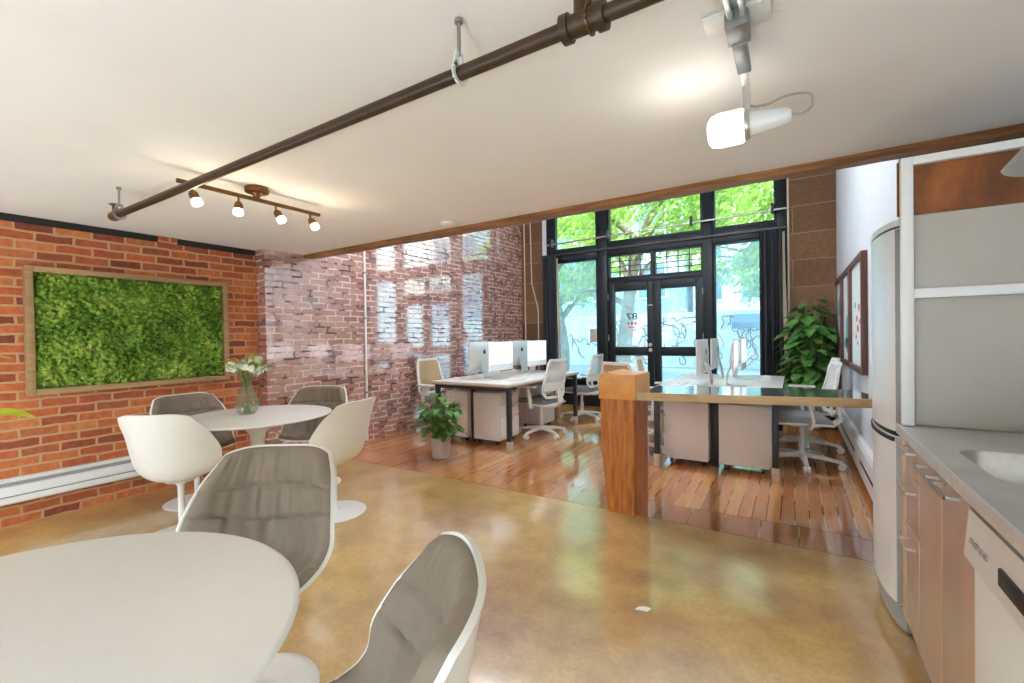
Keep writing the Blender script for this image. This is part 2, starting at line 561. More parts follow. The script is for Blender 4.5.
# floor
b = MB(); b.box(XL - .2, XK + .2, YREAR, 3.068, -.12, 0)
struct('floor', b, MT['concrete'], 'polished ochre concrete floor with brown stains', 'floor')
b = MB(); b.box(XLB - .2, XR + .7, 3.40, YW + .2, -.12, 0)
struct('floor.001', b, MT['planks'], 'varnished orange floorboards running towards the street doors', 'floor')
b = MB(); b.box(XLB - .2, XR + .7, 3.074, 3.396, -.12, 0)
struct('floor.002', b, MT['planks_edge'], 'short edge boards bordering the polished concrete', 'floor')
# ceilings
b = MB(); b.box(XL - .2, XK + .2, YREAR, YB + .02, ZC, ZC + .2)
struct('ceiling', b, MT['ceiling'], 'low white painted ceiling above the tables', 'ceiling')
b = MB(); b.box(XLB - .3, XK + .3, YB + .02, YW + .3, ZH, ZH + .15)
struct('ceiling.001', b, MT['ceiling'], 'high white ceiling over the floorboards', 'ceiling')
b = MB(); b.box(XL - .2, XK + .2, YB + .02, YB + .095, ZC + .03, ZH + .1)
struct('wall_header', b, MT['white_wall'], 'white bulkhead above the timber beam', 'wall')
# brick walls
b = MB(); b.box(XL - .2, XL, YREAR, 2.48, -.1, 2.10)
struct('wall_left', b, MT['brick_near'], 'orange brick wall behind the moss panel', 'wall')
b = MB(); b.box(XL - .2, XLB, 2.48, YW + .2, -.1, ZH + .1)
struct('wall_left.001', b, MT['brick_back'], 'varnished pinkish brick wall beside the desks', 'wall')
b = MB(); b.box(XL - .2, XL, 1.66, 1.80, 2.10, ZC)
struct('wall_left.002', b, MT['brick_near'], 'short brick patch between two black ceiling strips', 'wall')
for i, (y0, y1, l) in enumerate(((YREAR, 1.66, 'long black strip over the moss panel'), (1.80, 2.48, 'short black strip left of the brick corner'))):
    b = MB(); b.box(XL - .12, XL - .01, y0, y1, 2.095, ZC)
    for k in range(int((y1 - y0) / .35)):
        yy = y1 - .18 - .35 * k
        b.box(XL - .02, XL + .004, yy - .03, yy + .03, 2.102, ZC - .012, .008)
    struct('trim_%d' % (i + 1), b, MT['black_steel'], l, 'trim')
# right wall and kitchen walls
b = MB(); b.box(XR, XR + .12, 3.12, YW + .2, -.1, ZH + .1)
struct('wall_right', b, MT['white_wall'], 'white wall carrying the three framed prints', 'wall')
b = MB(); b.box(XR, XK + .2, 3.14, 3.26, -.1, ZH)
struct('wall_kitchen_end', b, MT['white_wall'], 'white wall behind the refrigerator', 'wall')
b = MB(); b.box(XK, XK + .12, YREAR, 3.14, -.1, ZC + .1)
struct('wall_kitchen', b, MT['rear_wall'], 'pale kitchen wall beyond the worktop', 'wall')
b = MB(); b.box(XL - .2, XK + .2, YREAR - .12, YREAR, -.1, ZC + .2)
struct('wall_back', b, MT['rear_wall'], 'pale wall at the rear of the room', 'wall')
# front wall masonry
b = MB(); b.box(XLB, -3.86, YW, YW + .3, -.1, ZH + .1)
struct('wall_front', b, MT['pier'], 'brown stone pier left of the shop window', 'wall')
b = MB(); b.box(-.07, XR + .2, YW, YW + .3, -.1, ZH + .1)
struct('wall_front.001', b, MT['pier'], 'brown stone block pier right of the shop window', 'wall')
b = MB(); b.box(-3.86, -.07, YW, YW + .3, 3.55, ZH + .1)
struct('wall_front.002', b, MT['pier'], 'stone lintel above the shop window', 'wall')

# timber beam, rough edged
b = MB()
def beam_pt(u, k):
    x = XL - .15 + u * (XK + .3 - XL)
    n1 = noise.noise((x * 2.3, 1.7, 0)) * .008 + noise.noise((x * 9, 3.1, 0)) * .004
    n2 = noise.noise((x * 2.1, 7.7, 0)) * .010 + noise.noise((x * 8, 5.1, 0)) * .004
    y0, y1, z0, z1 = YB, YB + .10, 2.113 + n2, ZC + .03
    return [(x, y0 + n1, z0), (x, y1 + n2, z0 + .004), (x, y1, z1), (x, y0 + n1 * .4, z1)][k]
b.rings([[beam_pt(i / 120, k) for k in range(4)] for i in range(121)])
struct('trim_3', b, MT['beam'], 'rough brown timber beam along the ceiling edge', 'beam')

# ------------------------------------------------------------------ shop front
FY0, FY1 = YW + .0, YW + .10
def frame_rect(b, x0, x1, z0, z1, w, y0=FY0, y1=FY1, wl=None, wr=None, wb=None, wt=None):
    wl = w if wl is None else wl; wr = w if wr is None else wr; wb = w if wb is None else wb; wt = w if wt is None else wt
    if wl: b.box(x0, x0 + wl, y0, y1, z0, z1, .004)
    if wr: b.box(x1 - wr, x1, y0, y1, z0, z1, .004)
    if wb: b.box(x0 + wl, x1 - wr, y0, y1, z0, z0 + wb, .004)
    if wt: b.box(x0 + wl, x1 - wr, y0, y1, z1 - wt, z1, .004)

posts = [(-3.86, -3.73), (-2.88, -2.70), (-1.17, -1.03), (-.19, -.07)]
b = MB()
for x0, x1 in posts:
    b.box(x0, x1, FY0 - .03, FY1 + .02, 0, 3.55, .006)
b.box(-3.73, -2.88, FY0 - .03, FY1 + .02, 2.60, 2.79, .006)
b.box(-2.70, -1.17, FY0 - .03, FY1 + .02, 2.615, 2.82, .006)
b.box(-1.03, -.19, FY0 - .03, FY1 + .02, 2.62, 2.82, .006)
for x0, x1 in ((-3.73, -2.88), (-1.03, -.19)):
    b.box(x0, x1, FY0 - .02, FY1 + .02, 0, .46, .006)
    b.box(x0, x1, FY0 - .10, FY0 - .02, .44, .48, .006)
b.box(-2.70, -1.17, FY0, FY1, 2.13, 2.20, .004)
struct('trim_4', b, MT['frame_dark'], 'dark green posts and rails of the shop front', 'window frame')
def win(n, x0, x1, z0, z1, label, pane, w=.035, munt=None):
    e = thing('window_%d' % n, label, 'window', ((x0 + x1) / 2, FY0, z0), kind='structure')
    m = MB(); frame_rect(m, x0, x1, z0, z1, w)
    m.build('window_frame', MT['frame_dark'], e)
    m = MB(); m.box(x0 + w, x1 - w, FY0 + .04, FY0 + .046, z0 + w, z1 - w)
    m.build('pane', pane, e)
    if munt:
        m = MB(); c, r = munt
        for i in range(1, c):
            x = x0 + w + (x1 - x0 - 2 * w) * i / c
            m.box(x - .006, x + .006, FY0 + .028, FY0 + .058, z0 + w, z1 - w)
        for j in range(1, r):
            z = z0 + w + (z1 - z0 - 2 * w) * j / r
            m.box(x0 + w, x1 - w, FY0 + .030, FY0 + .056, z - .006, z + .006)
        m.build('muntin', MT['frame_dark'], e)
win(1, -3.73, -2.88, .46, 2.60, 'tall left shop window beside the double doors', MT['pane_cyan'])
win(2, -1.03, -.19, .46, 2.62, 'tall right shop window beside the charcoal curtain', MT['pane_cyan'])
win(3, -3.73, -2.88, 2.79, 3.55, 'upper left window full of green leaves', MT['pane'])
win(4, -2.70, -1.17, 2.82, 3.55, 'wide upper window showing a tree trunk', MT['pane'])
win(5, -1.03, -.19, 2.82, 3.55, 'upper right window full of green leaves', MT['pane'])
win(6, -2.70, -1.945, 2.20, 2.615, 'leaded transom window over the left door', MT['pane'], .03, (4, 4))
win(7, -1.925, -1.17, 2.20, 2.615, 'leaded transom window over the right door', MT['pane'], .03, (4, 4))
b = MB(); b.box(-1.945, -1.925, FY0 - .01, FY1, 2.20, 2.615)
struct('trim_5', b, MT['frame_dark'], 'thin post between the two leaded transoms', 'trim')

b = MB(); b.box(-3.95, -3.865, FY0 - .02, FY0 - .001, 2.74, 3.5)
struct('trim_6', b, MT['white_wall'], 'narrow white strip left of the upper left window', 'trim')

def door(n, x0, x1, gx0, gx1, label):
    e = thing('door_%d' % n, label, 'door', ((x0 + x1) / 2, FY0, 0), kind='structure')
    m = MB()
    y0, y1 = FY0 + .01, FY1 - .02
    m.box(x0, gx0, y0, y1, .01, 2.13, .004); m.box(gx1, x1, y0, y1, .01, 2.13, .004)
    for z0, z1 in ((.01, .26), (.895, 1.04), (1.985, 2.13)):
        m.box(gx0, gx1, y0, y1, z0, z1, .004)
    m.build('door_frame', MT['frame_dark'], e)
    for z0, z1 in ((.26, .895), (1.04, 1.985)):
        m = MB(); m.box(gx0, gx1, FY0 + .04, FY0 + .046, z0, z1); m.build('pane', MT['pane_cyan'], e)
    return e
d1 = door(1, -2.70, -1.94, -2.59, -2.04, 'left door of the dark glazed pair, with vinyl number')
d2 = door(2, -1.93, -1.17, -1.82, -1.29, 'right door of the dark glazed pair, with round knobs')
for z in (1.075, .99):
    m = MB(); m.lathe([(.0, 0), (.03, 0), (.034, .012), (.026, .03), (.0, .034)], (0, 0, 0), 20, Matrix.Translation((-1.985, FY0 + .008, z)) @ Matrix.Rotation(pi / 2, 4, 'X'))
    m.build('door_knob', MT['steel'], d1)
m = MB(); m.box(-2.03, -1.95, FY0 - .004, FY0 + .01, 1.72, 1.735, .002); m.build('door_bolt', MT['steel'], d1)
for z in (.45, 1.2, 1.9):
    m = MB(); m.cyl((-2.695, FY0 - .008, z - .05), (-2.695, FY0 - .008, z + .05), .012, n=10); m.build('hinge', MT['zinc'], d1)
    m = MB(); m.cyl((-1.175, FY0 - .008, z - .05), (-1.175, FY0 - .008, z + .05), .012, n=10); m.build('hinge', MT['zinc'], d2)

def text_mesh(name, body, size, mat, parent, M, ext=.001):
    cu = bpy.data.curves.new(name, 'FONT')
    cu.body = body; cu.size = size; cu.align_x = 'CENTER'; cu.extrude = ext; cu.offset = size * .012
    o = bpy.data.objects.new(name + '_tmp', cu)
    COL.objects.link(o)
    dg = bpy.context.evaluated_depsgraph_get()
    me = bpy.data.meshes.new_from_object(o.evaluated_get(dg))
    bpy.data.objects.remove(o)
    me.transform(M)
    off = Vector((0, 0, 0)); p = parent
    while p is not None:
        off += p.location; p = p.parent
    me.transform(Matrix.Translation(-off))
    me.materials.clear(); me.materials.append(mat)
    r = bpy.data.objects.new(name, me)
    COL.objects.link(r)
    r.parent = parent
    return r
# vinyl reads from the street, so it is mirrored in here
def street_text(body, x, z, size, mat, parent, sx=1.0, name='lettering'):
    M = Matrix.Translation((x, FY0 + .036, z)) @ Matrix.Rotation(pi, 4, 'Z') @ Matrix.Rotation(pi / 2, 4, 'X') @ Matrix.Diagonal((sx, 1, 1, 1))
    return text_mesh(name, body, size, mat, parent, M)
street_text('87', -2.30, 1.50, .155, MT['ink'], d1, 1.25, 'number_vinyl')
m = MB()
for k, w in enumerate((.09, .07, .1)):                  # two small rows of red marks, too small to read
    x = -2.36 + k * .06
    m.box(x - w * .2, x + w * .2, FY0 + .034, FY0 + .037, 1.41, 1.455)
m.box(-2.37, -2.24, FY0 + .034, FY0 + .037, 1.36, 1.378)
m.build('red_vinyl', MT['red_ink'], d1)
m = MB(); m.box(-2.38, -2.23, FY0 + .034, FY0 + .037, 1.31, 1.34); m.build('white_vinyl', MT['paper'], d1)

# little notice on the left window
b = MB(); b.box(-3.05, -2.93, FY0 + .025, FY0 + .038, 1.13, 1.36, .003)
tag(b.build('window_notice', MT['grey_foot']), 'small brown grey notice stuck on the left shop window', 'notice')

# curtain rail
e = thing('curtain_rail', 'thin steel rail across the upper windows', 'rail', (-1.9, 7.33, 2.93))
m = MB(); m.tube([(-3.80, 7.34, 2.90), (-.07, 7.34, 2.97)], .014, 10); m.build('rod', MT['steel'], e)
for x in (-3.72, -2.66, -1.32, -.24):
    m = MB(); m.box(x - .016, x + .016, 7.31, 7.42, 2.86 + (x + 3.8) * .0187, 3.0 + (x + 3.8) * .0187, .004); m.build('bracket', MT['black_metal'], e)
e = thing('curtain_track', 'slim grey track the charcoal curtains hang from', 'rail', (-1.9, 7.36, 2.68))
m = MB(); m.box(-3.95, -.06, 7.365, 7.385, 2.70, 2.73); m.build('track', MT['black_metal'], e)
def curtain(x0, x1, label, line_side):
    e = thing('curtain', label, 'curtain', ((x0 + x1) / 2, 7.30, 0), 'charcoal window curtains')
    def f(off):
        def g(u, v):
            x = x0 + (x1 - x0) * u
            z = .03 + v * 2.66
            a = 2 * pi * 6 * u
            return (x + .008 * sin(a * .5 + v * 2), 7.30 + .035 * sin(a) * (1 - .35 * v) + .01 * sin(a * 2.3 + v * 3) + off, z)
        return g
    m = MB(); m.slab(f(0), f(.006), 72, 16); m.build('cloth', MT['curtain'], e, angle=80)
    xs = x1 if line_side > 0 else x0
    m = MB(); m.slab(lambda u, v: (xs + line_side * (.004 + .05 * u + .015 * sin(v * 5)), 7.33 + .02 * sin(u * 4), .03 + v * 2.62), lambda u, v: (xs + line_side * (.004 + .05 * u + .015 * sin(v * 5)), 7.336 + .02 * sin(u * 4), .03 + v * 2.62), 6, 14)
    m.build('lining', MT['lining'], e, angle=80)
curtain(-3.90, -3.62, 'charcoal curtain gathered at the left end of the shop window', 1)
curtain(-.41, -.13, 'charcoal curtain gathered beside the right stone pier', 1)

# pipes on walls
def conduit(pts, r, label, mat='lining'):
    m = MB(); m.tube(pts, r, 10)
    return tag(m.build('conduit_pipe', MT[mat]), label, 'pipe')
conduit([(-4.34, 7.43, .02), (-4.34, 7.43, 3.7)], .012, 'thin straight conduit in the left brick corner')
conduit([(-4.06, 7.43, .02), (-4.06, 7.43, 1.75), (-4.19, 7.43, 2.25), (-4.21, 7.43, 3.7)], .012, 'thin conduit with a kink on the left stone pier')
conduit([(-.05, 7.43, .02), (-.05, 7.43, 3.7)], .014, 'thin conduit up the right stone pier')
e = thing('wall_pipe', 'slim grey pipe running up the varnished brick', 'pipe', (XLB + .02, 3.69, 0))
m = MB(); m.tube([(XLB + .018, 3.68, .01), (XLB + .018, 3.69, 2.6)], .014, 10); m.build('tube', MT['cabinet_white'], e)
for z in (.6, 1.5, 2.05):
    m = MB(); m.box(XLB + .001, XLB + .034, 3.665, 3.71, z - .012, z + .012, .003); m.build('clip', MT['zinc'], e)

# ------------------------------------------------------------------ moss panel
Y0, Y1, Z0, Z1 = .855, 2.175, .89, 1.80
e = thing('moss_panel', 'oak framed panel of green moss on the orange brick wall', 'wall panel', (XL, (Y0 + Y1) / 2, Z0))
m = MB(); fw = .042
x0, x1 = XL + .002, XL + .072
m.box(x0, x1, Y0, Y0 + fw, Z0, Z1, .003); m.box(x0, x1, Y1 - fw, Y1, Z0, Z1, .003)
m.box(x0, x1, Y0 + fw, Y1 - fw, Z0, Z0 + fw, .003); m.box(x0, x1, Y0 + fw, Y1 - fw, Z1 - fw, Z1, .003)
m.build('frame', MT['oak'], e)
m = MB()
m.box(x0, XL + .02, Y0 + fw, Y1 - fw, Z0 + fw, Z1 - fw)
for k in range(2600):
    y = rnd.uniform(Y0 + fw + .012, Y1 - fw - .012); z = rnd.uniform(Z0 + fw + .012, Z1 - fw - .012)
    d = noise.noise((y * 11, z * 11, 0)) * .022
    r = rnd.uniform(.011, .023)
    M = Matrix.Translation((XL + .038 + d + rnd.uniform(-.014, .016), y, z)) @ Matrix.Rotation(rnd.uniform(0, 3), 4, (rnd.random(), rnd.random(), rnd.random() + .1)) @ Matrix.Diagonal((rnd.uniform(.7, 1.3), rnd.uniform(.6, 1.4), rnd.uniform(.6, 1.2), 1))
    bmesh.ops.create_icosphere(m.bm, subdivisions=1, radius=r, matrix=M)
m.build('moss', MT['moss'], e, angle=20)

# ------------------------------------------------------------------ baseboard heaters
def heater(x, sgn, y0, y1, z0, z1, label, segs):
    e = thing('baseboard_heater', label, 'heater', (x, (y0 + y1) / 2, 0))
    X = lambda d: x + sgn * d
    prof = [(.002, z0), (.055, z0), (.066, z0 + .012), (.066, z0 + .045), (.056, z0 + .05), (.056, z0 + .055), (.066, z0 + .06), (.062, z1 - .052), (.05, z1 - .048), (.05, z1 - .02), (.06, z1 - .015), (.04, z1), (.002, z1)]
    m = MB(); m.prism(prof, lambda a, c, d: (X(a), d, c), y0, y1); m.build('casing', MT['white_metal'], e, angle=20)
    m = MB()
    m.box(*sorted((X(.0505), X(.056))), y0 + .02, y1 - .02, z1 - .046, z1 - .023)
    m.build('grille', MT['grey_trim'], e)
    m = MB()
    m.box(*sorted((X(.057), X(.0605))), y0 + .02, y1 - .02, z0 + .0495, z0 + .0560)
    m.build('slot', MT['grey_trim'], e)
    for yy in (y0, y1):
        m = MB(); m.box(*sorted((X(.002), X(.07))), yy - .012, yy + .012, z0 - .002, z1 + .002, .004); m.build('end_cap', MT['white_metal'], e)
    return e
heater(XL, 1, -.6, 1.75, .165, .335, 'long white baseboard heater under the moss panel', 1)
# right: tall pale wall heater with dark outlet slots, against the white wall
e = thing('wall_heater', 'long low white heater with dark slots under the prints', 'heater', (XR, 5.3, 0))
m = MB(); m.prism([(XR - .002, .07), (XR - .045, .07), (XR - .05, .10), (XR - .05, .30), (XR - .035, .33), (XR - .002, .335)], lambda a, c, d: (a, d, c), 3.3, 7.2); m.build('casing', MT['white_metal'], e, angle=20)
for y0, y1 in ((3.45, 4.55), (4.95, 7.0)):
    m = MB(); m.box(XR - .0535, XR - .0475, y0, y1, .185, .205); m.build('slot', MT['black'], e)
b = MB(); b.box(XR - .02, XR - .001, 3.14, 7.44, .002, .065)
tag(b.build('baseboard_right', MT['black_steel']), 'dark skirting board under the low white heater', 'skirting', kind='structure')

# ------------------------------------------------------------------ framed prints on the right wall
def print_frame(y0, y1, label, art):
    z0, z1 = .895, 1.885
    e = thing('framed_print', label, 'picture', (XR, (y0 + y1) / 2, z0), 'three tall framed prints')
    fw = .05
    m = MB(); a, c = XR - .045, XR - .002
    m.box(a, c, y0, y0 + fw, z0, z1, .003); m.box(a, c, y1 - fw, y1, z0, z1, .003)
    m.box(a, c, y0 + fw, y1 - fw, z0, z0 + fw, .003); m.box(a, c, y0 + fw, y1 - fw, z1 - fw, z1, .003)
    m.build('frame', MT['mahogany'], e)
    m = MB(); m.box(XR - .02, XR - .004, y0 + fw, y1 - fw, z0 + fw, z1 - fw); m.build('sheet', MT['poster'], e)
    ym = (y0 + y1) / 2
    for mat, blobs in art.items():
        for dy, z, ry, rz_ in blobs:
            m = MB()
            m.prism([(ym + dy + ry * cos(k * pi / 7) * (1 + .2 * sin(k * 3)), z + rz_ * sin(k * pi / 7)) for k in range(14)], lambda p, q, d: (d, p, q), XR - .0215, XR - .0195)
            m.build('artwork', MT[mat], e)
print_frame(6.33, 7.13, 'framed print nearest the stone pier, teal above brick red', {'teal': [(0, 1.55, .2, .13)], 'coral': [(.05, 1.1, .22, .08)]})
print_frame(5.48, 6.30, 'middle one of the three framed prints, with a tall teal shape', {'teal': [(0, 1.22, .12, .2), (.1, 1.12, .2, .06)]})
print_frame(4.49, 5.45, 'framed print nearest the refrigerator, with small coral spots', {'coral': [(-.1, 1.45, .06, .035), (.05, 1.36, .07, .03), (-.02, 1.27, .08, .035), (.1, 1.2, .06, .03), (-.15, 1.33, .05, .025)], 'teal': [(.16, 1.48, .05, .03), (0, 1.14, .05, .02)]})
e = thing('light_switch', 'small white switch plate between prints and refrigerator', 'switch', (XR, 4.05, 1.2))
m = MB(); m.box(XR - .01, XR - .001, 4.01, 4.09, 1.15, 1.27, .003); m.build('plate', MT['white_plastic'], e)
m = MB(); m.box(XR - .016, XR - .0095, 4.035, 4.065, 1.185, 1.235, .002); m.build('rocker', MT['white_gloss'], e)

# ------------------------------------------------------------------ pipe and ceiling fittings
e = thing('sprinkler_pipe', 'brown sprinkler pipe hanging under the low ceiling', 'pipe', (-1.5, 1.02, 2.0))
m = MB(); m.tube([(-3.36, 1.02, 2.0), (.95, 1.02, 2.0)], .0195, 20); m.build('tube', MT['pipe'], e)
m = MB(); m.cyl((-3.41, 1.02, 2.0), (-3.345, 1.02, 2.0), .029, n=20); m.ball((-3.41, 1.02, 2.0), .029, 2)
m.cyl((-3.385, 1.02, 2.02), (-3.385, 1.02, 2.062), .014, n=12); m.lathe([(0, 0), (.022, 0), (.03, .006), (0, .01)], (-3.385, 1.02, 2.06), 14); m.build('sprinkler_head', MT['bronze'], e)
m = MB()
m.cyl((-.475, 1.02, 2.0), (-.375, 1.02, 2.0), .027, n=20)
for x in (-.475, -.385):
    m.cyl((x, 1.02, 2.0), (x + .02, 1.02, 2.0), .034, n=20)
m.cyl((-.425, 1.02, 2.0), (-.425, 1.02, 2.06), .02, n=14); m.cyl((-.425, 1.02, 2.055), (-.425, 1.02, 2.09), .009, n=10)
m.build('tee_fitting', MT['pipe'], e)
for x, mt in ((-3.32, 'zinc'), (-.80, 'white_metal'), (-.405, 'bronze')):
    h = MB()
    for k in range(16):
        a0, a1 = 2 * pi * k / 16, 2 * pi * (k + 1) / 16
        h.bar([(x, 1.02 + .026 * cos(a0), 2.0 + .026 * sin(a0)), (x, 1.02 + .026 * cos(a1), 2.0 + .026 * sin(a1))], .016, .004, up=(1, 0, 0))
    h.bar([(x, 1.0, 2.015), (x, 1.012, 2.06)], .014, .004, (1, 0, 0)); h.bar([(x, 1.04, 2.015), (x, 1.028, 2.06)], .014, .004, (1, 0, 0))
    hg = h.build('hanger', MT[mt], e)
    h = MB(); h.cyl((x, 1.02, 2.05), (x, 1.02, ZC - .001), .0055, n=8); h.cyl((x, 1.02, ZC - .012), (x, 1.02, ZC - .001), .012, n=10); h.build('rod', MT['zinc'], hg)

# track light with four heads
TX = -2.685
e = thing('track_light', 'bronze ceiling bar light with four small warm spots', 'ceiling light', (TX, 1.47, ZC))
m = MB(); m.lathe([(0, 0), (.062, 0), (.066, -.012), (.062, -.03), (.03, -.036), (.016, -.06), (0, -.06)], (TX, 1.47, ZC - .001), 24); m.build('canopy', MT['bronze'], e)
m = MB(); m.box(TX - .011, TX + .011, 1.06, 1.885, 2.073, 2.093, .003); m.build('bar', MT['bronze'], e)
heads = [(1.13, (.25, .25, -.94)), (1.365, (.12, -.1, -.99)), (1.585, (.35, .35, -.87)), (1.815, (.45, .25, -.86))]
for y, d in heads:
    d = Vector(d).normalized()
    p = Vector((TX, y, 2.074))
    q = p + Vector((0, 0, -.03))
    m = MB(); m.cyl(p, q, .006, n=8); m.ball(q, .011, 1)
    M = Matrix.Translation(q) @ d.to_track_quat('Z', 'Y').to_matrix().to_4x4()
    m.lathe([(0, .0), (.014, .0), (.022, .012), (.0245, .044), (.0, .044)], (0, 0, 0), 18, M); hd = m.build('spot_head', MT['bronze'], e)
    m = MB(); m.lathe([(.012, .041), (.024, .042), (.027, .056), (.026, .074), (.019, .078), (0, .078)], (0, 0, 0), 18, M); m.build('glass_shade', MT['warm_glow'], hd)
    for a in (0, pi):
        pass
    L = bpy.data.lights.new('spot_bulb', 'POINT'); L.energy = 1.0; L.color = (1, .82, .58); L.shadow_soft_size = .03
    lo = bpy.data.objects.new('spot_bulb', L); COL.objects.link(lo); lo.parent = e; lo.location = (M @ Vector((0, 0, .125))) - e.location

# white spotlight hanging on a rail
e = thing('ceiling_spotlight', 'white spotlight with glowing cylinder head on a ceiling rail', 'ceiling light', (-.13, 1.4, ZC))
m = MB()
m.box(-.150, -.136, .9, 1.46, ZC - .035, ZC - .002, .002); m.box(-.118, -.104, .9, 1.46, ZC - .035, ZC - .002, .002); m.box(-.15, -.104, .9, 1.46, ZC - .01, ZC - .002)
m.build('rail', MT['steel'], e)
m = MB(); m.box(-.215, -.045, 1.40, 1.50, ZC - .012, ZC - .001, .003); m.build('ceiling_plate', MT['white_metal'], e)
m = MB(); m.box(-.158, -.098, 1.40, 1.50, ZC - .055, ZC - .012, .004); m.box(-.148, -.108, 1.49, 1.66, ZC - .062, ZC - .04, .004); m.build('mount', MT['zinc'], e)
m = MB(); m.bar([(-.128, 1.65, ZC - .052), (-.128, 1.715, ZC - .075), (-.126, 1.73, 1.915)], .022, .012); m.build('arm', MT['steel'], e)
ML = Matrix.Translation((-.13, 1.73, 1.955)) @ Matrix.Rotation(radians(6), 4, 'X') @ Matrix.Rotation(-pi / 2, 4, 'Y')
m = MB(); m.lathe([(0, .004), (.05, .004), (.056, .012), (.057, .085), (.05, .108), (.036, .118), (0, .12)], (0, 0, 0), 32, ML); m.build('glowing_shade', MT['cool_glow'], e)
m = MB(); m.lathe([(0, -.012), (.045, -.012), (.05, -.004), (.05, .004), (0, .004)], (0, 0, 0), 32, ML); m.build('collar', MT['steel'], e)
m = MB(); m.lathe([(0, -.012), (.042, -.012), (.030, -.09), (.026, -.118), (.018, -.13), (0, -.132)], (0, 0, 0), 28, ML); m.build('lamp_body', MT['white_metal'], e)
m = MB(); pts = [ML @ Vector(p) for p in ((0, 0, -.128), (-.004, 0, -.16), (.012, 0, -.185), (.05, 0, -.18), (.062, 0, -.12), (.05, 0, -.06), (.055, 0, -.02), (.075, 0, .0))]
pts = [Vector([lerp_keys([(i_, p_[c_]) for i_, p_ in enumerate(pts)], q_ / 6) for c_ in range(3)]) for q_ in range(6 * (len(pts) - 1) + 1)]
m.tube(pts, .0035, 8); m.build('cable', MT['grey_trim'], e)
e = thing('smoke_detector', 'round white smoke detector on the low ceiling by the beam', 'detector', (-2.29, 2.74, ZC))
m = MB(); m.lathe([(0, 0), (.058, 0), (.06, -.012), (.05, -.028), (.03, -.034), (0, -.034)], (-2.29, 2.74, ZC - .001), 28); m.build('housing', MT['white_plastic'], e)
m = MB(); m.lathe([(0, 0), (.075, 0), (.075, -.003), (0, -.003)], (-2.29, 2.74, ZC - .0005), 28); m.build('base_plate', MT['white_metal'], e)

# ------------------------------------------------------------------ pedestal tables
def tulip(loc, r, label, dz=0.0):
    e = thing('pedestal_table', label, 'table', loc)
    x, y = loc[0], loc[1]
    m = MB(); m.lathe([(0, .706), (r - .06, .709), (r - .012, .72), (r, .727), (r - .004, .7315), (r - .012, .733), (0, .733)], (x, y, dz), 96); m.build('tabletop', MT['white_gloss'], e, angle=50)
    m = MB(); m.lathe([(0, 0.001), (.225, .001), (.23, .006), (.22, .013), (.16, .03), (.10, .065), (.06, .13), (.042, .22), (.036, .34), (.04, .46), (.055, .57), (.085, .64 + dz), (.13, .70 + dz), (.14, .707 + dz), (0, .707 + dz)], (x, y, 0), 48); m.build('pedestal', MT['white_shell'], e, angle=60)
    return e
tulip((-1.155, .11, 0), .521, 'white round pedestal table nearest the camera')
tulip((-3.35, 1.80, 0), .510, 'white round pedestal table with flower vase by brick wall', -.03)

# vase and flowers
VX, VY, VZ = -3.465, 1.79, .7035
e = thing('flower_vase', 'clear glass vase of flowers on the far round table', 'vase', (VX, VY, VZ))
m = MB()
prof = [(.0, .001), (.05, .001), (.066, .02), (.078, .06), (.076, .10), (.055, .16), (.038, .21), (.034, .235), (.045, .262), (.052, .268)]
inner = [(r - .004, z + .004) for r, z in prof[1:]]
n = 32
m.lathe(prof + list(reversed(inner)) + [(0, .006)], (VX, VY, VZ), n); m.build('glass_body', MT['water_glass'], e, angle=60)
m = MB(); m.lathe([(0, .008), (.044, .008), (.06, .024), (.072, .06), (.07, .095), (0, .096)], (VX, VY, VZ), 28); m.build('water', M_glass('vase_water', (.97, .99, .96, 1), .02), e, angle=60)
fr = random.Random(3)
def flower(kind, idx, ang, tilt, h):
    base = Vector((VX, VY, VZ + .012))
    foot = base + Vector((.022 * cos(ang + pi), .022 * sin(ang + pi), 0))
    neck = Vector((VX + .016 * cos(ang), VY + .016 * sin(ang), VZ + .235))
    tip = Vector((VX + tilt * cos(ang), VY + tilt * sin(ang), VZ + h))
    if kind == 'white':
        o = thing('white_flower', 'frilly white flower head standing in the glass vase', 'flower', foot, 'white flowers in the vase')
    else:
        o = thing('green_sprig', 'lime green leafy sprig standing in the glass vase', 'flower', foot, 'lime sprigs in the vase')
    m = MB(); m.tube([foot, neck, (neck + tip) / 2 + Vector((0, 0, .01)), tip], .0028, 6); m.build('stem', MT['stem'], o)
    m = MB()
    if kind == 'white':
        for k in range(42):
            v = Vector((fr.gauss(0, 1), fr.gauss(0, 1), fr.gauss(.3, .8))).normalized()
            c = tip + v * .03 * fr.uniform(.5, 1.1)
            R = v.to_track_quat('Z', 'Y').to_matrix().to_4x4()
            Mx = Matrix.Translation(c) @ R
            s = fr.uniform(.012, .019)
            pts = [Mx @ Vector((s * cos(a), s * .8 * sin(a), .004 * cos(2 * a))) for a in (0, 1.05, 2.1, 3.14, 4.2, 5.25)]
            m.faces(pts, [(0, 1, 2, 3, 4, 5)])
        m.build('bloom', MT['petal'], o)
    else:
        for k in range(9):
            a = fr.uniform(0, 6.28)
            c = neck.lerp(tip, .55 + .45 * k / 8)
            d = Vector((cos(a), sin(a), .35)).normalized()
            s = d.cross(Vector((0, 0, 1))).normalized()
            L, w = fr.uniform(.05, .085), .017
            m.faces([c, c + d * L * .5 + s * w, c + d * L - Vector((0, 0, .012)), c + d * L * .5 - s * w], [(0, 1, 2), (0, 2, 3)])
        m.build('leaves', MT['leaf_lime'], o)
for i in range(15):
    flower('white', i, i * 2.4, .025 + .105 * sqrt((i + .5) / 15), .39 - .055 * (i / 15) + .02 * (i % 2) - .02 * (i % 3))
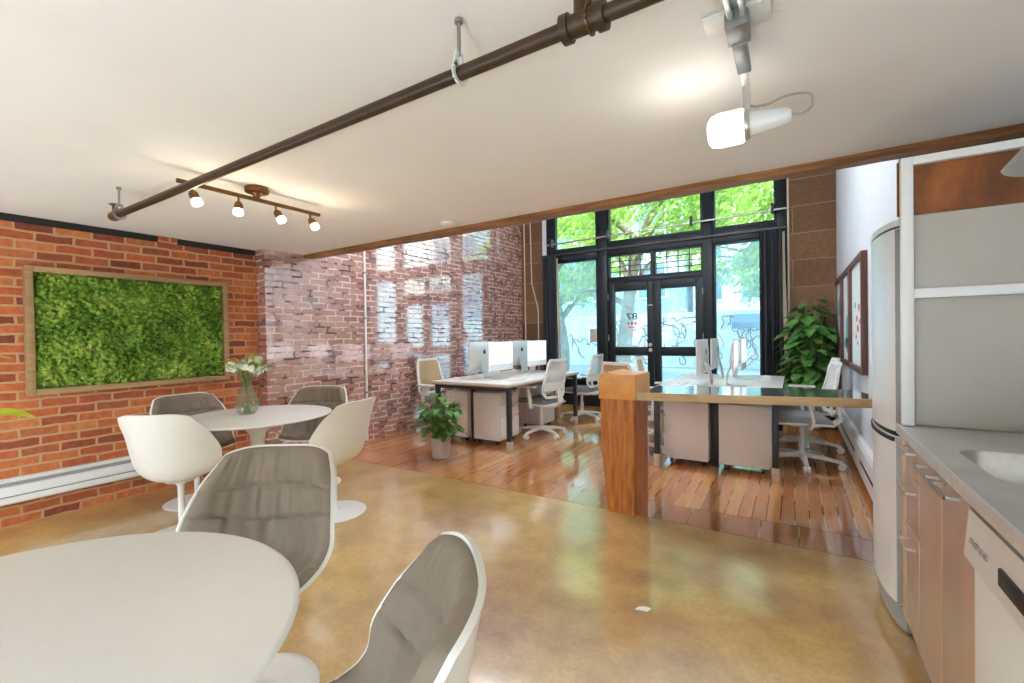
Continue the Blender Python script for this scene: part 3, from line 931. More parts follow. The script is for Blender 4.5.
for i in range(9):
    flower('lime', i, i * 0.7 + .3, .10 + .055 * (i % 2), .37 + .03 * (i % 3) - .03 * (i % 2))

# ------------------------------------------------------------------ upholstered shell chairs
KF = [(0, .245), (.15, .165), (.32, .03), (.46, -.085), (.56, -.155), (.66, -.200), (.82, -.235), (1, -.270)]
KZ = [(0, .432), (.15, .410), (.32, .388), (.46, .382), (.56, .418), (.66, .500), (.82, .655), (1, .825)]
KH = [(0, .165), (.12, .215), (.32, .255), (.5, .272), (.62, .272), (.78, .255), (.92, .228), (1, .205)]
KW = [(0, .015), (.15, .035), (.32, .075), (.5, .15), (.62, .185), (.78, .145), (.92, .085), (1, .05)]
def shell_pt(s, t, off):
    s = min(max(s, 0), 1)
    f, z, h, w = (lerp_keys(K, s) for K in (KF, KZ, KH, KW))
    ds = .004
    s0, s1 = max(0, s - ds), min(1, s + ds)
    df = lerp_keys(KF, s1) - lerp_keys(KF, s0); dz = lerp_keys(KZ, s1) - lerp_keys(KZ, s0)
    q = min(max((s - .12) / .80, 0), 1)
    ang_ = (q * q * (3 - 2 * q) * .45 + q * .55) * radians(80)
    nf, nz = sin(ang_), cos(ang_)
    k = w * abs(t) ** 2.3
    # local sideways lean of the sheet normal
    slope = min(2.3 * w * abs(t) ** 1.3 / max(h, .01), 1.6)
    cn = 1 / sqrt(1 + slope * slope)
    sx = -(1 if t > 0 else -1) * slope * cn
    y = h * t
    return Vector((f + nf * (k + off * cn), y + sx * off, z + nz * (k + off * cn)))
def corner(s, t, a=.065):
    # rounds the corners of the sheet
    s2 = .5 + (s - .5) * (1 - a * abs(t) ** 5)
    return s2, t * (1 - .06 * max(0, abs(s - .5) * 2 - .8) / .2 * 1.0)
def make_shell_chair():
    e = thing('shell_chair', 'x', 'chair', (0, 0, 0), 'grey and white shell chairs')
    def sf(off):
        def g(u, v):
            s, t = corner(u, v * 2 - 1)
            return shell_pt(s, t, off)
        return g
    m = MB(); m.slab(sf(0), sf(-.013), 44, 32); m.build('shell', MT['white_shell'], e, angle=50)
    seams = (.14, .34, .705, .835)
    def cf(u, v):
        t = (v * 2 - 1) * .985
        s = .010 + u * .982
        s2, t2 = corner(s, t)
        edge = min(1, (1 - abs(v * 2 - 1)) / .05) * min(1, min(u, 1 - u) / .025)
        th = .006 + .026 * sqrt(max(edge, 0))
        for q in seams:
            th -= .010 * math.exp(-((s - q) / .009) ** 2)
        band = sum(1 for q in seams if s > q)
        wr = noise.noise((t * 6.5 + s * 2, s * 2.0 + 3.7 * band, 1.3)) * .013 + noise.noise((t * 12, s * 2.4 + 1.9 * band, 4.1)) * .010
        th += wr * min(1, edge) * (1 if s > .45 else .7)
        return shell_pt(s2, t2, th)
    def cb(u, v):
        s2, t2 = corner(.010 + u * .982, (v * 2 - 1) * .985)
        return shell_pt(s2, t2, .001)
    m = MB(); m.slab(cf, cb, 110, 56); m.build('cushion', MT['fabric'], e, angle=60)
    m = MB(); m.lathe([(0, .360), (.09, .368), (.08, .356), (.034, .346), (.019, .32), (.018, .09), (.021, .03), (.035, .016), (.09, .011), (.19, .008), (.218, .004), (.22, .001), (0, .001)], (0, 0, 0), 40); m.build('pedestal', MT['white_metal'], e, angle=50)
    return e
chair0 = make_shell_chair()
chairs = [
    ((-3.36, 1.31), 125, 'shell chair showing its white back to the camera, nearest the heater'),
    ((-2.83, 2.06), 193, 'shell chair seen from the side, right of the vase table'),
    ((-3.98, 1.66), -4, 'shell chair with grey seat directly under the moss panel'),
    ((-3.54, 2.38), -56, 'shell chair with grey back against the bright brick wall'),
    ((-1.62, .83), -57, 'shell chair showing its quilted grey back beyond the near table'),
    ((-.705, .49), 222, 'shell chair cut by the bottom edge, right of the near table'),
]
for i, ((x, y), a, l) in enumerate(chairs):
    if i == 0:
        chair0.location = (x, y, 0); chair0.rotation_euler = (0, 0, radians(a)); chair0['label'] = l
    else:
        dup(chair0, (x, y, 0), radians(a), l)

# ------------------------------------------------------------------ office chairs
def make_office_chair(mesh_mat):
    e = thing('office_chair', 'x', 'office chair', (0, 0, 0), 'white office chairs')
    m = MB()
    m.lathe([(0, .07), (.035, .07), (.04, .085), (.036, .12), (.028, .125), (0, .125)], n=20)
    for k in range(5):
        a = 2 * pi * k / 5 + .3
        m.bar([(.02 * cos(a), .02 * sin(a), .1), (.17 * cos(a), .17 * sin(a), .09), (.31 * cos(a), .31 * sin(a), .068)], [.05, .04, .028], [.04, .03, .02])
    m.build('star_base', MT['white_plastic'], e)
    for k in range(5):
        a = 2 * pi * k / 5 + .3
        c = Vector((.31 * cos(a), .31 * sin(a), .031))
        s = Vector((-sin(a), cos(a), 0))
        m = MB(); m.cyl(c - s * .024, c - s * .006, .030, n=16); m.cyl(c + s * .006, c + s * .024, .030, n=16); m.cyl(c - s * .008, c + s * .008, .012, n=8); m.cyl(c + Vector((0, 0, .01)), c + Vector((0, 0, .045)), .009, n=8)
        m.build('caster', MT['white_plastic'], e)
    m = MB(); m.cyl((0, 0, .12), (0, 0, .25), .027, n=16); m.cyl((0, 0, .24), (0, 0, .37), .018, n=14); m.build('gas_column', MT['white_metal'], e)
    m = MB(); m.box(-.13, .10, -.08, .08, .365, .405, .012); m.bar([(-.05, .06, .385), (.04, .2, .385)], .016, .012); m.build('mechanism', MT['cabinet_white'], e)
    m = MB(); m.box(-.22, .25, -.235, .235, .405, .425, .008); m.build('seat_pan', MT['white_plastic'], e)
    m = MB(); m.slab(lambda u, v: ((u - .5) * .46 + .015, (v - .5) * .46, .425 + .058 * min(1, 8 * min(u, 1 - u, v, 1 - v)) ** .5 * (1 - .15 * (abs(v - .5) < .3)) - .02 * max(0, u - .8) * 5), lambda u, v: ((u - .5) * .46 + .015, (v - .5) * .46, .4255), 24, 24)
    m.build('seat', MT['seat_grey'], e, angle=70)
    # back: leaning rounded frame with top lip curling backwards
    def bp(y, z):
        z = .5 + (z - .5) * .85
        return Vector((-.245 - .10 * (z - .5) - .05 * max(0, z - .93) * 8 * .5 + .045 * (y / .22) ** 2 - .02 * math.exp(-((z - .62) / .12) ** 2) * -1, y, z))
    W = lambda z: .215 - .04 * max(0, (z - .7) / .35)
    m = MB()
    loop = []
    for k in range(9): loop.append((W(.50) * (-1 + 2 * k / 8) * .8, .505))
    for k in range(1, 12): z = .52 + .50 * k / 12; loop.append((W(z), z))
    for k in range(9): loop.append((W(1.03) * (1 - 2 * k / 8) * .92, 1.035))
    for k in range(11, 0, -1): z = .52 + .50 * k / 12; loop.append((-W(z), z))
    pts = [bp(y, z) for y, z in loop]
    m.bar(pts + [pts[0], pts[1]], .030, .022, up=(1, 0, 0))
    m.build('back_frame', MT['white_plastic'], e, angle=50)
    m = MB(); m.slab(lambda u, v: bp((u * 2 - 1) * W(.62 + v * .40) * .98, .62 + v * .40) + Vector((.003, 0, 0)), lambda u, v: bp((u * 2 - 1) * W(.62 + v * .40) * .98, .62 + v * .40), 12, 14); m.build('back_net', mesh_mat, e, angle=70)
    m = MB(); m.slab(lambda u, v: bp((u * 2 - 1) * W(.62) * .97, .60 + v * .12) + Vector((-.008, 0, 0)), lambda u, v: bp((u * 2 - 1) * W(.62) * .97, .60 + v * .12) + Vector((-.020, 0, 0)), 12, 5); m.build('lumbar_band', MT['white_plastic'], e, angle=60)
    m = MB(); m.bar([(-.08, 0, .385), (-.24, 0, .39), (-.30, 0, .44), (-.285, 0, .54), (-.27, 0, .60)], [.12, .11, .09, .07, .06], [.03, .03, .026, .022, .018], up=(1, 0, .02)); m.build('back_spine', MT['white_plastic'], e, angle=50)
    for s in (-1, 1):
        m = MB(); m.bar([(-.02, s * .20, .395), (-.03, s * .27, .40), (-.05, s * .29, .46), (-.015, s * .285, .63)], [.055, .055, .05, .045], [.022, .022, .02, .02], up=(1, 0, 0)); arm = m.build('armrest', MT['white_plastic'], e, angle=50)
        m = MB(); m.box(-.12, .13, s * .285 - .042, s * .285 + .042, .625, .650, .011); m.build('arm_pad', MT['white_plastic'], arm)
    return e
oc = make_office_chair(MT['mesh_white'])
oc_tan_lit = make_office_chair(MT['mesh_tan_lit'])
spots = [
    (oc, (-2.70, 4.98), 172, 'white mesh office chair at the near right side of the left desk'),
    (oc, (-2.69, 6.24), 178, 'white mesh office chair at the far right side of the left desk'),
    (oc, (.06, 5.02), 187, 'nearer white office chair between the right desk and the prints'),
    (oc, (.10, 5.71), 184, 'farther white office chair between the right desk and the prints'),
    (oc_tan_lit, (-3.99, 4.58), -5, 'office chair with warm light painted on its net back between brick wall and desk'),
    (oc_tan_lit, (-1.33, 5.45), 6, 'office chair with warm light painted on its net back seen right of the timber post'),
    (oc_tan_lit, (-1.45, 4.72), 68, 'office chair with warm light painted on its net back hidden behind the timber post'),
]
first = {}
for p, (x, y), a, l in spots:
    if p not in first:
        first[p] = 1
        p.location = (x, y, 0); p.rotation_euler = (0, 0, radians(a)); p['label'] = l
    else:
        dup(p, (x, y, 0), radians(a), l)

# ------------------------------------------------------------------ desks
def desk(x0, x1, y0, y1, label, xc):
    e = thing('bench_desk', label, 'desk', ((x0 + x1) / 2, (y0 + y1) / 2, 0), 'white bench desks')
    m = MB(); m.box(x0, x1, y0, y1, .716, .740, .004); m.build('desktop', MT['desktop'], e)
    m = MB(); m.box(x0 + .01, x1 - .01, y0 + .01, y1 - .01, .700, .716, .002); m.build('edge_band', MT['desk_edge'], e)
    m = MB()
    for yy in (y0 + .06, y1 - .06):
        m.box(x0 + .03, x1 - .03, yy - .025, yy + .025, .655, .70, .004)
    xm = (x0 + x1) / 2
    m.box(xm - .03, xm + .03, y0 + .06, y1 - .06, .655, .70, .004)
    m.build('frame', MT['black_metal'], e)
    for xx in (x0 + .045, x1 - .045):
        for yy in (y0 + .06, y1 - .06):
            m = MB(); m.box(xx - .024, xx + .024, yy - .024, yy + .024, .10, .70, .004); lg = m.build('leg', MT['black_metal'], e)
            m = MB(); m.box(xx - .028, xx + .028, yy - .028, yy + .028, .001, .115, .005); m.build('foot', MT['grey_foot'], lg)
    for yy in (y0 + .28, y1 - .28):
        m = MB(); m.box(xc - .03, xc + .03, yy - .012, yy + .012, .002, .66, .004); m.build('centre_leg', MT['black_metal'], e)
    return e
DL = (-3.655, -2.56, 4.02, 5.87)
DR = (-1.15, -.09, 4.28, 6.08)
desk(*DL, 'white bench desk beside the varnished brick wall', -3.25)
desk(*DR, 'white bench desk behind the bar counter', -.63)
def pedestal(x0, x1, y0, y1, side, label):
    e = thing('drawer_pedestal', label, 'drawer unit', ((x0 + x1) / 2, (y0 + y1) / 2, 0), 'pale drawer pedestals')
    m = MB(); m.box(x0, x1, y0, y1, .055, .60, .004); m.build('body', MT['cabinet_white'], e)
    xf = x1 if side > 0 else x0
    for z0, z1 in ((.075, .31), (.325, .455), (.47, .585)):
        m = MB(); m.box(*sorted((xf - side * .0, xf + side * .016)), y0 + .012, y1 - .012, z0, z1, .003); d = m.build('drawer', MT['cabinet_white'], e)
        m = MB(); m.box(*sorted((xf + side * .016, xf + side * .028)), (y0 + y1) / 2 - .06, (y0 + y1) / 2 + .06, z1 - .03, z1 - .018, .002); m.build('handle', MT['grey_trim'], d)
    for xx in (x0 + .05, x1 - .05):
        for yy in (y0 + .05, y1 - .05):
            m = MB(); m.cyl((xx - .012, yy, .022), (xx + .012, yy, .022), .021, n=12); m.box(xx - .014, xx + .014, yy - .014, yy + .014, .03, .056); m.build('caster', MT['black_metal'], e)
    return e
pedestal(-3.205, -2.845, 4.24, 4.66, 1, 'pale drawer unit under the left desk, beside the nearer chair')
pedestal(-3.62, -3.30, 4.24, 4.66, -1, 'pale drawer unit half hidden behind the potted plant')
pedestal(-3.205, -2.865, 5.30, 5.66, 1, 'pale drawer unit at the far end of the left desk')
pedestal(-1.062, -.675, 4.47, 4.95, -1, 'pale drawer unit under the bar, beside the timber post')
pedestal(-.585, -.185, 4.47, 4.80, 1, 'pale drawer unit under the bar, beside the steel desk leg')

# ------------------------------------------------------------------ all-in-one computers (screen faces +X)
def make_imac():
    e = thing('desktop_computer', 'x', 'computer', (0, 0, 0), 'slim white desktop computers')
    w, z0, z1 = .264, .105, .45
    def back(u, v):
        y = (u * 2 - 1) * w; z = z0 + v * (z1 - z0)
        d = .006 + .034 * max(0, 1 - (abs(u * 2 - 1)) ** 3) * max(0, 1 - (abs(v * 2 - 1)) ** 3)
        return (-d, y, z)
    m = MB(); m.slab(back, lambda u, v: (.0, (u * 2 - 1) * w, z0 + v * (z1 - z0)), 20, 16); m.build('casing', MT['alu'], e, angle=40)
    m = MB(); m.box(.0002, .003, -w, w, z0 + .065, z1, .001); m.build('bezel', MT['white_gloss'], e)
    m = MB(); m.box(.0028, .0042, -w + .012, w - .012, z0 + .077, z1 - .012); m.build('screen', MT['screen'], e)
    m = MB(); m.box(.0002, .003, -w, w, z0, z0 + .064, .001); m.build('chin', MT['white_gloss'], e)
    m = MB(); m.bar([(-.03, 0, .25), (-.07, 0, .12), (-.085, 0, .02), (-.06, 0, .006)],   .16, .008, up=(1, 0, 0)); m.box(-.09, .085, -.09, .09, .001, .009, .003); m.build('stand', MT['alu'], e)
    # fruit-shaped mark on the back
    m = MB()
    def mark(y0, z0_, s, x):
        pts = []
        for k in range(28):
            a = 2 * pi * k / 28
            r = s * (1 + .06 * cos(2 * a)) * (1 - .16 * max(0, cos(a - pi / 2)) ** 8) * (1 - .10 * max(0, cos(a + pi / 2)) ** 8)
            px, pz = r * .92 * cos(a), r * sin(a)
            dx, dz = px - s * 1.12, pz - s * .1
            if hypot(dx, dz) < s * .42:
                q = s * .42 / max(hypot(dx, dz), 1e-4)
                px, pz = s * 1.12 + dx * q, s * .1 + dz * q
            pts.append((y0 - px, z0_ + pz))
        m.prism(pts, lambda a_, c_, d: (d, a_, c_), x - .002, x)
        m.prism([(y0 + s * .0, z0_ + s * 1.0), (y0 - s * .30, z0_ + s * 1.15), (y0 - s * .42, z0_ + s * 1.55), (y0 - s * .12, z0_ + s * 1.40)], lambda a_, c_, d: (d, a_, c_), x - .002, x)
    mark(0, .325, .03, -.0385)
    m.build('fruit_mark', MT['black'], e)
    return e
im = make_imac()
XM = (DL[0] + DL[1]) / 2; XMR = (DR[0] + DR[1]) / 2
ims = [
    ((XM + .13, 4.50), 0, 'nearer desktop computer on the left desk with lit screen facing right'),
    ((XM + .13, 5.40), 0, 'farther desktop computer on the left desk with lit screen facing right'),
    ((XM - .15, 4.50), 180, 'nearer desktop computer on the left desk seen from its back'),
    ((XM - .15, 5.40), 180, 'farther desktop computer on the left desk seen from its back'),
    ((XMR + .15, 4.78), 2, 'nearest desktop computer on the right desk, turned towards the prints'),
    ((XMR + .15, 5.60), 0, 'far desktop computer on the right desk, turned towards the prints'),
    ((XMR - .15, 4.78), 178, 'nearest desktop computer on the right desk, turned towards the left desk'),
    ((XMR - .15, 5.60), 180, 'far desktop computer on the right desk, turned towards the left desk'),
]
for i, ((x, y), a, l) in enumerate(ims):
    if i == 0:
        im.location = (x, y, .7402); im['label'] = l
    else:
        dup(im, (x, y, .7402), radians(a), l)
# keyboards and mice
kb = thing('keyboard', 'x', 'keyboard', (0, 0, 0), 'slim keyboards')
m = MB(); m.box(-.057, .057, -.14, .14, .0005, .008, .002); m.build('tray', MT['alu'], kb)
m = MB()
for r in range(5):
    for c in range(13):
        m.box(-.050 + r * .0202, -.033 + r * .0202, -.134 + c * .0206, -.116 + c * .0206, .008, .0098)
m.build('keys', MT['white_plastic'], kb)
ms = thing('computer_mouse', 'x', 'mouse', (0, 0, 0), 'computer mice')
m = MB(); m.ball((0, 0, .008), .03, 2, (1.6, .95, .62)); 
for v in m.bm.verts:
    v.co.z = max(v.co.z, .0005)
m.build('body', MT['white_gloss'], ms)
m = MB(); m.box(.015, .035, -.002, .002, .0245, .0275, .0005); m.build('wheel', MT['black'], ms)
sp = [
    (XM + .36, 4.48, 'keyboard on the left desk before the nearer lit screen', 'mouse on the left desk before the nearer lit screen'),
    (XM + .36, 5.38, 'keyboard on the left desk before the farther lit screen', 'mouse on the left desk before the farther lit screen'),
    (XM - .38, 4.50, 'keyboard on the left desk on the brick wall side, near end', 'mouse on the left desk on the brick wall side, near end'),
    (XM - .38, 5.40, 'keyboard on the left desk on the brick wall side, far end', 'mouse on the left desk on the brick wall side, far end'),
    (XMR + .36, 4.76, 'keyboard on the right desk nearest the bar, prints side', 'mouse on the right desk nearest the bar, prints side'),
    (XMR + .36, 5.58, 'keyboard on the right desk at the far end, prints side', 'mouse on the right desk at the far end, prints side'),
    (XMR - .36, 4.78, 'keyboard on the right desk nearest the bar, post side', 'mouse on the right desk nearest the bar, post side'),
    (XMR - .36, 5.60, 'keyboard on the right desk at the far end, post side', 'mouse on the right desk at the far end, post side'),
]
for i, (x, y, lk, lm) in enumerate(sp):
    if i == 0:
        kb.location = (x, y, .7402); kb['label'] = lk
        ms.location = (x, y + .22, .7402); ms['label'] = lm
    else:
        dup(kb, (x, y, .7402), 0, lk)
        dup(ms, (x, y + .22 * (1 if i % 2 else -1), .7402), 0, lm)

# ------------------------------------------------------------------ timber post and bar counter
e = thing('timber_post', 'thick orange timber post with rounded top ending the bar', 'post', (-1.03, 3.21, 0))
m = MB()
prs = [(0, -1.135, -.925, 3.045, 3.375), (.15, -1.15, -.925, 3.04, 3.38), (.4, -1.165, -.922, 3.035, 3.385), (.62, -1.172, -.92, 3.032, 3.388), (.80, -1.178, -.918, 3.032, 3.39)]
rings = []
for j in range(34):
    z = .80 * j / 33
    k = max(i for i in range(len(prs)) if prs[i][0] <= z + 1e-6); k = min(k, len(prs) - 2)
    t = (z - prs[k][0]) / (prs[k + 1][0] - prs[k][0])
    x0, x1, y0, y1 = (prs[k][q] + (prs[k + 1][q] - prs[k][q]) * t for q in (1, 2, 3, 4))
    ring = []
    for a, c in [(i / 12, 0) for i in range(12)] + [(1, i / 12) for i in range(12)] + [(1 - i / 12, 1) for i in range(12)] + [(0, 1 - i / 12) for i in range(12)]:
        x, y = x0 + (x1 - x0) * a, y0 + (y1 - y0) * c
        nn = noise.noise((x * 14, y * 14, z * 2.5)) * .006 + noise.noise((x * 40, y * 40, z * 5)) * .003
        if (a in (0, 1)) and (c in (0, 1)):
            nn -= .008
        cx, cy = x - (x0 + x1) / 2, y - (y0 + y1) / 2
        ring.append((x + (nn if cx > 0 else -nn) * (abs(cx) > .1), y + (nn if cy > 0 else -nn) * (abs(cy) > .15), max(z, .0005)))
    rings.append(ring)
m.rings(rings)
m.build('shaft', MT['post'], e, angle=60)
m = MB()
top = [(-1.178, .80), (-1.180, .88), (-1.178, .93), (-1.165, .965), (-1.145, .982), (-1.115, .987), (-1.085, .978), (-1.06, .968), (-1.02, .970), (-.97, .972), (-.925, .972), (-.918, .962), (-.918, .80)]
m.prism(top, lambda a, c, d: (a + (.004 * sin(d * 30)), d, c), 3.032, 3.39)
m.build('rounded_top', MT['post_top'], e, angle=40)

e = thing('bar_counter', 'narrow steel topped bar counter with pale wooden edge', 'counter', (-.2, 3.4, .8))
ang = radians(11.3)
c0 = Vector((-.912, 3.045, 0)); dx = Vector((cos(ang), sin(ang), 0)); dy = Vector((-sin(ang), cos(ang), 0))
Lb = 1.385
P = lambda a, c, z: (c0.x + dx.x * a + dy.x * c, c0.y + dx.y * a + dy.y * c, z)
def bslab(b, a0, a1, c0_, c1_, z0, z1):
    b.rings([[P(a0, c0_, z0), P(a1, c0_, z0), P(a1, c1_, z0), P(a0 + .24 * (c1_ - c0_), c1_, z0)], [P(a0, c0_, z1), P(a1, c0_, z1), P(a1, c1_, z1), P(a0 + .24 * (c1_ - c0_), c1_, z1)]])
m = MB(); bslab(m, .012, Lb, .018, .49, .842, .852); m.build('steel_top', MT['bar_top'], e)
m = MB(); bslab(m, .012, Lb, .018, .49, .800, .8415); m.build('core', MT['bar_edge'], e)
m = MB(); m.rings([[P(a, c, z) for c, z in ((0, .800), (.0175, .800), (.0175, .852), (.003, .852), (0, .849))] for a in (.0, Lb)]); m.build('front_edge', MT['bar_edge'], e)

# ------------------------------------------------------------------ kitchen
XF = .37                                   # door faces
# tall partition beside the refrigerator
e = thing('tall_partition', 'tall white framed partition with grey panels and brown board', 'partition', (.75, 2.32, 0))
YP = 2.29
m = MB()
m.box(.358, .395, YP, YP + .03, .877, 1.915, .002)
m.box(.395, XK - .002, YP, YP + .03, 1.885, 1.915, .002)
m.box(.395, XK - .002, YP, YP + .03, 1.372, 1.408, .002)
m.build('white_frame', MT['white_gloss'], e)
m = MB(); m.box(.396, XK - .002, YP + .031, YP + .045, .877, 1.695); m.build('grey_panel', MT['panel_grey'], e)
m = MB(); m.box(.396, .735, YP + .031, YP + .045, 1.697, 1.90); m.box(.354, .372, YP + .046, YP + .06, 1.702, 1.913); m.build('brown_board', MT['walnut_board'], e)
m = MB(); m.box(.740, XK - .002, YP + .031, YP + .045, 1.697, 1.90); m.build('dark_board', MT['black_steel'], e)
# base cabinets
YD, YE = 2.325, .88
def d_handle(parent, y0, y1, z, name='handle'):
    h = MB(); x0, x1 = XF - .036, XF - .0005
    h.box(x0, x0 + .007, y0, y1, z - .005, z + .005, .001); h.box(x0, x1, y0, y0 + .008, z - .005, z + .005, .001); h.box(x0, x1, y1 - .008, y1, z - .005, z + .005, .001)
    return h.build(name, MT['steel'], parent)
e = thing('drawer_cabinet', 'narrow three drawer kitchen cabinet next to the refrigerator', 'cabinet', (.6, 2.18, 0))
m = MB(); m.box(XF + .02, .98, 2.092, YD - .001, .10, .835, .002); m.build('carcass', MT['birch_edge'], e)
m = MB(); m.box(XF, XF + .02, YD - .012, 2.388, .10, .836, .001); m.build('side_edge', MT['birch_edge'], e)
for z0, z1, zh in ((.105, .50, .45), (.505, .70, .655), (.705, .832, .80)):
    m = MB(); m.box(XF, XF + .019, 2.094, YD - .02, z0, z1, .0015); d = m.build('drawer', MT['cherry'], e)
    d_handle(d, 2.13, 2.26, zh)
m = MB(); m.box(XF + .03, XF + .09, 2.20, 2.30, .001, .10, .004); m.build('plinth_foot', MT['grey_trim'], e)
e = thing('sink_cabinet', 'two door cherry kitchen cabinet under the sink', 'cabinet', (.6, 1.8, 0))
m = MB(); m.box(XF + .02, .98, 1.512, 2.090, .10, .68, .002); m.build('carcass', MT['birch_edge'], e)
for y0, y1, h0, h1 in ((1.804, 2.088, 1.83, 1.97), (1.514, 1.801, 1.62, 1.775)):
    m = MB(); m.box(XF, XF + .019, y0, y1, .105, .832, .0015); d = m.build('door', MT['cherry'], e)
    d_handle(d, h0, h1, .80)
m = MB(); m.box(XF + .07, XF + .09, 1.53, 2.07, .001, .10, .002); m.build('plinth', MT['black_steel'], e)
e = thing('dishwasher', 'white dishwasher with steel control strip under the worktop', 'dishwasher', (.65, 1.2, 0))
m = MB(); m.box(XF + .03, .96, .912, 1.508, .08, .832, .003); m.box(XF + .06, .9, .93, 1.49, .001, .08); m.build('body', MT['grey_trim'], e)
m = MB(); m.box(XF - .004, XF + .03, .914, 1.506, .11, .685, .006); m.build('door', MT['white_gloss'], e)
m = MB(); m.prism([(XF + .03, .69), (XF - .008, .69), (XF - .022, .70), (XF - .012, .816), (XF + .03, .816)], lambda a, c, d: (a, d, c), .914, 1.506); cp = m.build('control_panel', MT['alu'], e, angle=25)
m = MB(); m.box(XF - .0225, XF - .0145, 1.14, 1.29, .728, .765, .003); m.build('handle_recess', MT['black'], cp)
for k in range(4):
    m = MB(); m.box(XF - .0215, XF - .0155, 1.36 + k * .03, 1.38 + k * .03, .745, .757, .002); m.build('button', MT['grey_trim'], cp)
b = MB(); b.box(XF + .005, XF + .028, .93, 1.50, .820, .831); b.build('dark_gap', MT['black'], e)
# worktop with sink cut-out
e = thing('worktop', 'satin steel kitchen worktop with a sink opening', 'worktop', (.7, 1.5, .84))
def rrect(x0, x1, y0, y1, r, n=8):
    out = []
    for cx, cy, a0 in ((x1 - r, y1 - r, 0), (x0 + r, y1 - r, pi / 2), (x0 + r, y0 + r, pi), (x1 - r, y0 + r, 3 * pi / 2)):
        for k in range(n + 1):
            a = a0 + pi / 2 * k / n
            out.append((cx + r * cos(a), cy + r * sin(a)))
    return out
SX0, SX1, SY0, SY1 = .425, .82, 1.545, 1.935
m = MB()
inner = rrect(SX0, SX1, SY0, SY1, .07)
X0, X1, Ya, Yb = .352, XK - .002, .3, YP + .052
outer = []
for (x, y) in inner:            # project hole outline radially on to the outline of the slab
    cx, cy = (SX0 + SX1) / 2, (SY0 + SY1) / 2
    ddx, ddy = x - cx, y - cy
    ts = []
    if abs(ddx) > 1e-6: ts.append(((X1 if ddx > 0 else X0) - cx) / ddx)
    if abs(ddy) > 1e-6: ts.append(((Yb if ddy > 0 else Ya) - cy) / ddy)
    t = min(q for q in ts if q > 0)
    outer.append([cx + ddx * t, cy + ddy * t])
for (cx, cy) in ((X0, Ya), (X0, Yb), (X1, Ya), (X1, Yb)):
    k = min(range(len(outer)), key=lambda i: hypot(outer[i][0] - cx, outer[i][1] - cy)); outer[k] = [cx, cy]
zt, zb = .875, .84
n = len(inner)
vi = [m.bm.verts.new((x, y, zt)) for x, y in inner]; vo = [m.bm.verts.new((x, y, zt)) for x, y in outer]
vib = [m.bm.verts.new((x, y, zb)) for x, y in inner]; vob = [m.bm.verts.new((x, y, zb)) for x, y in outer]
for i in range(n):
    j = (i + 1) % n
    for q in ((vi[i], vi[j], vo[j], vo[i]), (vib[i], vob[i], vob[j], vib[j]), (vi[i], vib[i], vib[j], vi[j]), (vo[i], vo[j], vob[j], vob[i])):
        m.bm.faces.new(q)
m.build('slab', MT['counter'], e, angle=30)
m = MB(); m.box(.347, .3515, Ya, Yb, .838, .876, .001); m.build('front_edge', MT['counter_edge'], e)
# sink bowl
e = thing('sink', 'rounded steel sink bowl let into the worktop', 'sink', (.62, 1.72, .7))
m = MB()
rr = lambda g, r: rrect(SX0 + g, SX1 - g, SY0 + g, SY1 - g, r)
lay = [(.001, .07, .8748), (.004, .07, .872), (.006, .068, .77), (.02, .06, .715), (.05, .05, .70)]
R = [[m.bm.verts.new((x, y, z)) for x, y in rr(g, r)] for g, r, z in lay]
for a, c in zip(R[:-1], R[1:]):
    for i in range(n):
        j = (i + 1) % n
        m.bm.faces.new((a[i], a[j], c[j], c[i]))
m.bm.faces.new(R[-1])
m.build('bowl', MT['steel'], e, angle=50)
m = MB(); m.lathe([(0, .702), (.035, .702), (.035, .706), (.025, .704), (0, .703)], (.62, 1.72, 0), 20); m.build('drain', MT['zinc'], e)
# pendant over the sink
e = thing('pendant_lamp', 'conical steel pendant lamp above the kitchen sink', 'ceiling light', (.60, 1.70, 1.67))
m = MB(); m.lathe([(.125, 1.668), (.128, 1.672), (.03, 1.80), (.022, 1.84), (.018, 1.84), (.026, 1.80), (.118, 1.674)], (.60, 1.70, 0), 36)
m.build('lamp_shade', MT['steel'], e, angle=40)
m = MB(); m.ball((.60, 1.70, 1.735), .03, 2); m.build('bulb', MT['warm_glow'], e)
m = MB(); m.tube([(.60, 1.70, 1.835), (.60, 1.70, ZC - .02)], .003, 8); m.lathe([(0, 0), (.045, 0), (.045, -.015), (.01, -.025), (0, -.025)], (.60, 1.70, ZC - .001), 20); m.build('cord', MT['steel'], e)

# refrigerator
e = thing('refrigerator', 'silver two door refrigerator with curved doors beside the partition', 'refrigerator', (.6, 2.67, 0))
FYA, FYB = 2.395, 2.945
m = MB(); m.box(.415, 1.0, FYA + .005, FYB - .005, .05, 1.675, .006); m.build('body', MT['grey_trim'], e)
def fdoor(name, z0, z1, topcurve=False):
    fm = (FYA + FYB) / 2; hw = (FYB - FYA) / 2
    poly = []
    for k in range(25):
        t = -1 + 2 * k / 24
        poly.append((.352 - .034 * (1 - t * t) + .012 * abs(t) ** 12, fm + hw * t))
    poly += [(.41, FYB), (.41, FYA)]
    m = MB(); m.prism(poly, lambda a, c, d: (a, c, d), z0, z1)
    d = m.build(name, MT['fridge'], e, angle=30)
    mm = MB(); mm.box(.3535, .408, FYA - .004, FYA - .0005, z0 + .004, z1 - .004, .001); mm.build('side_trim', MT['grey_trim'], d)
    return d, poly
du, poly = fdoor('upper_door', .832, 1.665)
dl, _ = fdoor('lower_door', .12, .812)
m = MB(); m.prism(poly, lambda a, c, d: (a + .004, c, d), .813, .831); m.build('door_gap', MT['black'], e)
m = MB(); m.prism(poly, lambda a, c, d: (a + .003, c, d), 1.667, 1.673); m.build('top_seam', MT['black'], e)
